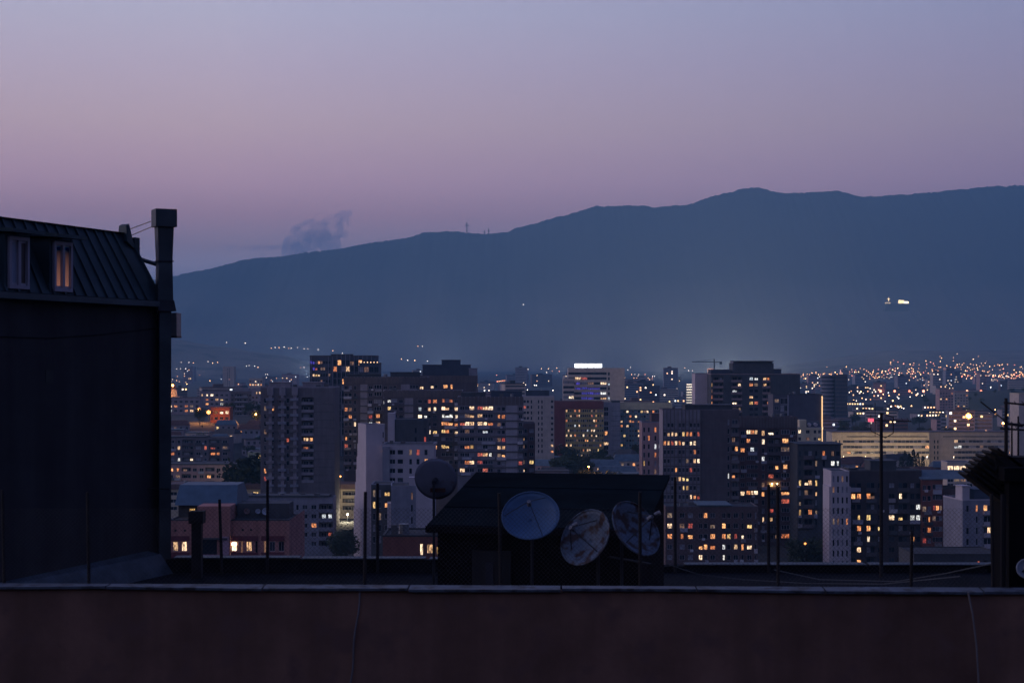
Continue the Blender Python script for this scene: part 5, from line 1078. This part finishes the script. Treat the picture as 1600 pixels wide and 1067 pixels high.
# tent roof, low roofs and small houses in the middle
HG = 'low pitched houses among the roofs in the middle distance'
HROOF = [mat('tile_roof', (.12, .06, .05), .9, .3, .8), mat('sheet_roof', (.10, .14, .17), .6, .3, .5, metal=.2), mat('old_roof', (.07, .065, .065), .9, .3, .6)]
HW = [CONC2, BEIGE, PINK, GREY, BROWN]
def house(px, d, wid, dep, h, label, group, lit=2, rng=random, rz=None, cat='house', name='small_house'):
    x = (px - 800) * d / F; g = ground_z(x, d)
    root = tag(empty(name, (x, d, g), rng.uniform(-.5, .5) if rz is None else rz), label, cat, group)
    wl = rng.choice(HW); rm = rng.choice(HROOF)
    m = MB().box((-wid / 2, 0, -3), (wid / 2, dep, h)); m.build('wall', wl, root)
    rh = wid * .16 + .6
    m = MB(); e = .4
    if rng.random() < .65:
        m.hexa([(-wid / 2 - e, -e, h + .002), (wid / 2 + e, -e, h + .002), (wid / 2 + e, dep + e, h + .002), (-wid / 2 - e, dep + e, h + .002)], [(-wid / 2 + 1, dep * .4, h + rh), (wid / 2 - 1, dep * .4, h + rh), (wid / 2 - 1, dep * .6, h + rh), (-wid / 2 + 1, dep * .6, h + rh)])
    else: m.box((-wid / 2 - .2, -.2, h + .002), (wid / 2 + .2, dep + .2, h + .5))
    m.build('roof', rm, root)
    nfl = max(1, int(h / 2.9)); nc = max(2, int(wid / 2.8))
    cells = [(i, j) for i in range(nc) for j in range(nfl)]; rng.shuffle(cells)
    for q, (i, j) in enumerate(cells[:10 if d < 1200 else 7]):
        mt = LIT[rng.choice('oowwyydc')] if q < lit else GLASS
        put_pane(root, (-wid / 2 + wid * (i + .5) / nc, -.03, h - 1.6 - j * 2.9), 1.3, 1.5, 0, 2, 0, mt)
    OCC.append((x, d + dep / 2, .55 * math.hypot(wid, dep)))
    return root
rh_ = random.Random(77)
house(935, 715, 12, 9, 2.5, 'low tent-like roof glowing under the orange lamp', None, 0, rh_, 0, name='tent_house')
house(858, 745, 19, 10, 7.0, 'dark red pitched roof house below the white office block', None, 1, rh_, 0)
house(945, 790, 16, 10, 6.5, 'low house with one square lit window below the yellow office', None, 2, rh_, 0)
house(965, 760, 19, 9, 4.8, 'long low house with orange windows below the teal office', None, 3, rh_, 0)
house(985, 740, 22, 9, 6.2, 'blank fronted brown house below the teal office', None, 0, rh_, 0)
def free(x, y, r): return all((x - a) ** 2 + (y - b_) ** 2 > (r + c) ** 2 for a, b_, c in OCC)
FILL = []
def fill(n, d0, d1, px0, px1, mk, tries=4000, rmin=9):
    c = 0
    for _ in range(tries):
        d = math.exp(rh_.uniform(math.log(d0), math.log(d1))); px = rh_.uniform(px0, px1); x = (px - 800) * d / F
        if free(x, d + 6, rmin): FILL.append(mk(px, d)); c += 1
        if c >= n: return
fill(30, 670, 850, 262, 420, lambda px, d: house(px, d, rh_.uniform(8, 13), 8, rh_.uniform(2.5, 4.5), 'small dim house on the built-up slope by the concrete tower', 'houses on the slope by the concrete tower', rh_.choice((0, 1, 1, 2)), rh_), rmin=7)
fill(60, 640, 1000, 830, 1600, lambda px, d: house(px, d, rh_.uniform(10, 18), 9, rh_.uniform(4, 8), 'low house among the dim roofs before the institute and offices', 'low houses before the institute and offices', rh_.choice((0, 1, 2)), rh_), rmin=8)
def block(px, d):
    big = rh_.random(); wid = rh_.uniform(16, 46); h = rh_.choice((9, 12, 15, 18, 27)) * rh_.uniform(.9, 1.1)
    if big < .12: wid, h = rh_.uniform(14, 22), rh_.uniform(32, 50)
    lim = 606 if px < 490 else 600 if px < 890 else 592 if px < 1090 else 640 + 18 * rh_.random()
    if d > 2300: lim = 574
    x = (px - 800) * d / F; g = ground_z(x, d); h = min(h, max(5, ZY(lim, d) - g))
    root = tag(empty('far_block', (x, d, g), rh_.uniform(-.4, .4)), 'hazy far apartment block in the distant plain of town', 'apartment block', 'hazy far apartment blocks across the plain')
    wl = rh_.choice(HW); m = MB().box((-wid / 2, 0, -2), (wid / 2, 12, h)); m.build('wall', wl, root)
    m = MB().box((-wid / 2 - .3, -.3, h + .002), (wid / 2 + .3, 12.3, h + .7)); m.box((-wid * .2, 3, h + .7), (wid * .05, 8, h + 3)); m.build('roof', rh_.choice((TAR, CONC3)), root)
    nfl = int(h / 3); nc = int(wid / 3.2); cells = [(i, j) for i in range(nc) for j in range(nfl)]; rh_.shuffle(cells)
    for q, (i, j) in enumerate(cells[:rh_.randint(3, 8)]):
        put_pane(root, (-wid / 2 + wid * (i + .5) / nc, -.05, h - 1.7 - j * 3), 1.9, 1.8, 0, 1, 0, LITF[rh_.choice('oowwyyc')])
    for j in range(nfl):                     # ribbon of dark glazing on each storey
        m = MB().box((-wid / 2 + .6, -.04, h - 2.4 - j * 3), (wid / 2 - .6, -.002, h - 1.1 - j * 3)); m.build('window_band', GLASS3, root)
    OCC.append((x, d + 6, .55 * math.hypot(wid, 12))); return root
LITF = {'o': emit('far_lit_orange', (1, .45, .2), 3.0, (1, .55, .3)), 'w': emit('far_lit_warm', (1, .72, .45), 3.2, (1, .85, .7)), 'y': emit('far_lit_yellow', (1, .65, .3), 2.6), 'c': emit('far_lit_cool', (.8, .9, 1), 2.8)}
fill(170, 1150, 4200, 255, 1600, block, rmin=22)

rt_ = random.Random(31)
for i in range(130):                          # trees along streets and in yards
    zone = rt_.choice(((1290, 1500, 980, 1450), (1290, 1500, 980, 1450), (268, 405, 900, 1300), (840, 1000, 800, 900), (980, 1080, 1100, 1500), (1250, 1300, 560, 640), (268, 405, 660, 900), (840, 1000, 640, 800)))
    d = rt_.uniform(zone[2], zone[3]); px = rt_.uniform(zone[0], zone[1]); x = (px - 800) * d / F
    if free(x, d, 3): tree('dark street tree', x, d, rt_.uniform(7, 13), i % 3, 'street trees between the blocks', wid=rt_.uniform(.9, 1.3)); OCC.append((x, d, 3))

# tower crane, ridge cross and masts, hilltop church lights
cr = tag(empty('tower_crane', (P(1116, 580, 2400).x, 2400, -1)), 'thin tower crane beyond the dark tower with the penthouse', 'crane')
ht = ZY(566, 2400) + 1; MB().box((-.9, -.9, 0), (.9, .9, ht + 5)).build('mast', METAL, cr); MB().box((-34, -.5, ht), (12, .5, ht + 1.2)).build('jib', METAL, cr)
MB().box((8, -1, ht - 3), (12, 1, ht - .01)).build('counterweight', METAL, cr); MB().tube((0, 0, ht + 5), (-28, 0, ht + 1.2), .2).build('stay', METAL, cr)
def onridge(px, dz): x = (px - 800) * 9600 / F; return Vector((x, 9600, ridge_z(x) + dz))
p = onridge(729.5, -14); rc = tag(empty('ridge_cross', p), 'tall thin cross standing on the mountain ridge', 'cross')
MB().box((-3, -3, 0), (3, 3, 76)).build('post', METAL, rc); MB().box((-14, -2.9, 54), (14, 2.9, 59)).build('arm', METAL, rc)
for (px, h, l) in ((757, 34, 'shorter radio mast beside the ridge cross'), (763.5, 46, 'taller radio mast beside the ridge cross')):
    rm_ = tag(empty('radio_mast', onridge(px, -10)), l, 'mast'); MB().box((-2.4, -2.4, 0), (2.4, 2.4, h)).build('post', METAL, rm_); MB().box((-5, -2, h * .55), (5, 2, h * .62)).build('platform', METAL, rm_)
def slope_d(px, py):
    for d in range(7300, 9650, 10):
        x = (px - 800) * d / F
        k_ = lerp_tab(prof[:8], d)
        if ridge_z(x) * k_ >= ZY(py, d): return d
    return 9500
sd = slope_d(1400, 472) - 220
ch = tag(empty('hill_church', P(1400, 474, sd)), 'floodlit church with a glowing cross high on the mountain slope', 'church')
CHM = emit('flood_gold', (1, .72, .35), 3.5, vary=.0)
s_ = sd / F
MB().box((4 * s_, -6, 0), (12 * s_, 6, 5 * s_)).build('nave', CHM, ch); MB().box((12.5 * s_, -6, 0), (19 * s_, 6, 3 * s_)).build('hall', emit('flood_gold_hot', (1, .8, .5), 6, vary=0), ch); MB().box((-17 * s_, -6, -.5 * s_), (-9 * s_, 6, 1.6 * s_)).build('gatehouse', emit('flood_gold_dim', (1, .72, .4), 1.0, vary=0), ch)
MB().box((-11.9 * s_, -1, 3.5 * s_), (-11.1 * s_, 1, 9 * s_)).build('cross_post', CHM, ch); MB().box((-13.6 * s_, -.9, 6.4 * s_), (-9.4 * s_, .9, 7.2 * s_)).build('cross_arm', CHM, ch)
MB().box((-17 * s_, -20, -12 * s_), (19 * s_, 20, -.6 * s_)).build('terrace', FOREST, ch)
for (px, py, c, r, l) in ((818, 476, 'w', 1.8, 'single pale lamp on the middle of the dark mountain slope'), (653, 541, 'o', 1.8, 'warm lamp pair on the mountain foot behind the brown complex'), (660, 541, 'w', 1.8, 'white lamp pair on the mountain foot behind the brown complex'), (354, 535, 'w', 1.3, 'dull lamp on the dark foothill crest'), (383, 536, 'w', 1.8, 'bright white lamp on the dark foothill crest')):
    lamp(px, py, 7200 if px > 600 else 5450, c, r, l, None, False)
for i, (px, py) in enumerate(((424, 544), (430, 543), (436, 543), (444, 542), (451, 544), (455, 544), (465, 543), (475, 545), (481, 545), (497, 546), (520, 548), (535, 552), (627, 561), (637, 563), (648, 563), (668, 564))): lamp(px, py, 5300, rl.choice('ow'), 1.3, 'one of the small lamps strung along the foothill', 'lamps along the foothill', False)
cs = tag(empty('church', (P(268, 610, 1510).x, 1510, ground_z(-320, 1510))), 'orange lit domed church at the edge of the mansard house', 'church')
MB().box((-8, 0, 0), (8, 14, 22)).build('nave', BEIGE, cs); MB().tube((0, 7, 22), (0, 7, 29), 4.2, 4.2, seg=12).build('drum', BEIGE, cs); MB().tube((0, 7, 29), (0, 7, 36), 4.6, .2, seg=12).build('dome', HROOF[0], cs)
zs = tag(empty('lit_stair', (P(1082, 600, 1255).x, 1256, -1)), 'zigzag open stair tower lit white beside the pale side tower', 'stair tower')
for i in range(9):
    z = ZY(634, 1255) + 1 + i * 2.1
    MB().box((-4.5, 0, z), (4.5, 3, z + .8)).build('landing', emit('stair_white', (1, .95, .85), .55, vary=.2), zs)
MB().box((1.2, .1, 0), (2.2, 3.2, ZY(597, 1255) + 1)).build('shaft', GREY, zs)

# remove fill-in houses, blocks, lamps and trees that nothing of the view shows
bpy.context.view_layer.update()
from mathutils.bvhtree import BVHTree
org = Vector((0, 0, CZ)); vv, ff, own = [], [], []
kids = {}
for o in bpy.data.objects:
    if o.parent is not None: kids.setdefault(o.parent, []).append(o)
for o in bpy.data.objects:
    if o.type != 'MESH' or o.name.split('.')[0] in ('window', 'wire_mesh', 'cloud', 'aerial', 'fin', 'panel'): continue
    top = o.parent.parent if o.parent and o.parent.parent else (o.parent or o)
    n = len(vv); mw = o.matrix_world
    vv += [mw @ v.co for v in o.data.vertices]
    for p in o.data.polygons: ff.append([n + i for i in p.vertices]); own.append(top)
bvh = BVHTree.FromPolygons(vv, ff)
def seen(root):
    for c in kids.get(root, ()):
        if c.type != 'MESH': continue
        bb_ = [c.matrix_world @ Vector(v) for v in c.bound_box]; cen = sum(bb_, Vector()) / 8
        for k_ in range(25):
            p = cen if k_ == 0 else cen.lerp(bb_[k_ % 8], (.92, .7, .4)[k_ // 9])
            px, py = proj(p)
            if not (2 < px < 1598 and 2 < py < 1065): continue
            loc, nn, ix, dist = bvh.ray_cast(org, (p - org).normalized())
            if loc is None or own[ix] == root or dist > (p - org).length - .2: return True
    return False
dead = [o for o in list(bpy.data.objects) if o.parent is None and o.type == 'EMPTY' and o.get('group') and o.name.split('.')[0] != 'glow_helper' and 'institute' not in o['group'] and not seen(o)]
bpy.data.batch_remove([c for o in dead for c in kids.get(o, ())] + dead)
print('PRUNED', len(dead), 'OBJECTS', len(bpy.data.objects))

# say which one: a label from the look of a repeated thing and the landmark it is seen next to
LM = [(272, 'the mansard house edge'), (335, 'the lamp-lit red house'), (378, 'the banded grey block'), (440, 'the arched concrete tower'), (535, 'the finned glass tower'), (640, 'the white stepped house'), (700, 'the stacked penthouses'), (780, 'the end wing of the panel complex'), (842, 'the white office'), (905, 'the yellow office'), (930, 'the sign-topped hotel'), (1010, 'the teal office'), (1080, 'the zigzag stair'), (1115, 'the tower crane'), (1170, 'the penthouse tower'), (1250, 'the blank dark slab'), (1284, 'the amber light strip'), (1306, 'the curved band tower'), (1377, 'the tall aerial'), (1425, 'the cypress row'), (1478, 'the pink twin towers'), (1513, 'the glaring orange lamp'), (1560, 'the boom poles'), (1597, 'the picture edge')]
NUM = ['no', 'one', 'two', 'three', 'four', 'five', 'six', 'seven', 'eight', 'nine', 'ten']
WN = {CONC2: 'grey', BEIGE: 'beige', PINK: 'pinkish', GREY: 'pale grey', BROWN: 'brown'}
bpy.context.view_layer.update()
kids = {}
for o in bpy.data.objects:
    if o.parent is not None: kids.setdefault(o.parent, []).append(o)
def lm(px): return min(LM, key=lambda t_: abs(t_[0] - px))
for o in list(bpy.data.objects):
    g = o.get('group')
    if o.parent is not None or not g: continue
    px, py = proj(o.location); kind = o.name.split('.')[0]; name_ = lm(px); side = 'straight by' if abs(px - name_[0]) < 7 else ('left of' if px < name_[0] else 'right of')
    if kind in ('far_block', 'small_house'):
        wl = next((c for c in kids[o] if c.name.startswith('wall')), None); zs = [v[2] for v in wl.bound_box]; h = max(zs)
        n_lit = sum(1 for c in kids[o] if c.name.split('.')[0] == 'window' and c.material_slots[0].material not in (GLASS, GLASS2, GLASS3))
        size = ('tall' if h > 24 else 'mid-rise' if h > 13 else 'low') if kind == 'far_block' else ('two storey' if h > 5.5 else 'low')
        far = ('deep in the haze' if o.location.y > 2600 else 'in the far plain' if o.location.y > 1700 else 'beyond the near towers') if kind == 'far_block' else 'among dim roofs'
        o['label'] = '%s %s %s with %s lit windows %s, %s %s' % (size, WN.get(wl.data.materials[0], 'grey'), 'block' if kind == 'far_block' else 'house', NUM[min(10, n_lit)], far, side, name_[1])
    elif kind in ('tree', 'cypress_tree'):
        h = o.scale[2]; o['label'] = '%s dark %s %s %s' % ('tall' if h > 11 else 'mid-sized' if h > 8 else 'small', 'pointed cypress' if kind == 'cypress_tree' else 'leafy tree', side, name_[1])
    elif kind == 'street_lamp' and 'institute' not in g:
        hd = next((c for c in kids[o] if c.name.startswith('lamp_head')), None); mn = hd.data.materials[0].name if hd else ''
        colr = 'orange' if 'flare' in mn else 'reddish' if 'red' in mn else 'white' if 'white' in mn else 'amber'
        o['label'] = '%s lamp point %s, %s %s' % (colr, {'street lamps scattered over the far hillside': ('high' if py < 572 else 'midway' if py < 582 else 'low') + ' on the far hillside', 'yard lamps below the far avenue': 'below the far avenue', 'lamps along the foot of the hill': 'at the hill foot', 'lamps of the curving far road': 'on the curving far road', 'lamps and lit signs dotted over the far plain': 'on the far plain', 'lamps at the near end of the hillside': 'where the hillside begins', 'lamps along the foothill': 'on the foothill', 'lamps of the far avenue': 'of the far avenue row'}.get(g, 'of the ' + g), side, name_[1])
ORD = 'first second third fourth fifth sixth seventh eighth ninth tenth eleventh twelfth thirteenth fourteenth fifteenth sixteenth seventeenth eighteenth nineteenth twentieth'.split()
same = {}
for o in bpy.data.objects:
    if o.parent is None and o.get('group') and o.get('label'): same.setdefault(o['label'], []).append(o)
for l, os_ in same.items():                  # things alike in look and place: count them along the picture
    if len(os_) < 2: continue
    os_.sort(key=lambda o: proj(o.location)[0])
    for k_, o in enumerate(os_):
        o['label'] = l.replace('straight by', 'by').replace(' with no lit windows', '')
        if k_ < 20: o['label'] += ', ' + ORD[k_] + ' from the left'
for o in bpy.data.objects:                   # no label over sixteen words
    l = o.get('label')
    if l and len(l.split()) > 16:
        l = l.replace(' with no lit windows', ' unlit').replace('straight by', 'by').replace(' lamp point of the lamps and lit signs dotted over the far plain', ' lamp on the far plain').replace('the end wing of the panel complex', 'the end wing')
        l = l.replace(' in the far plain', '').replace(' beyond the near towers', '').replace(' among dim roofs', '') if len(l.split()) > 16 else l
        o['label'] = ' '.join(l.split()[:16])
HAZE_C = (.27, .65, 1.0, 1)
HAZE_D = 1.2e-4

# ------------------------------------------------------------ haze: the evening air of the valley
hm = bpy.data.materials.new('haze_air'); hm.use_nodes = True; t = hm.node_tree; t.nodes.clear()
pv = t.nodes.new('ShaderNodeVolumePrincipled'); pv.inputs['Color'].default_value = HAZE_C; pv.inputs['Density'].default_value = HAZE_D
pv.inputs['Anisotropy'].default_value = 0.0
mo = t.nodes.new('ShaderNodeOutputMaterial'); t.links.new(pv.outputs[0], mo.inputs['Volume'])
tag(MB().box((-16000, -1200, -10), (16000, 24000, 1260)).build('haze', hm), kind='stuff')
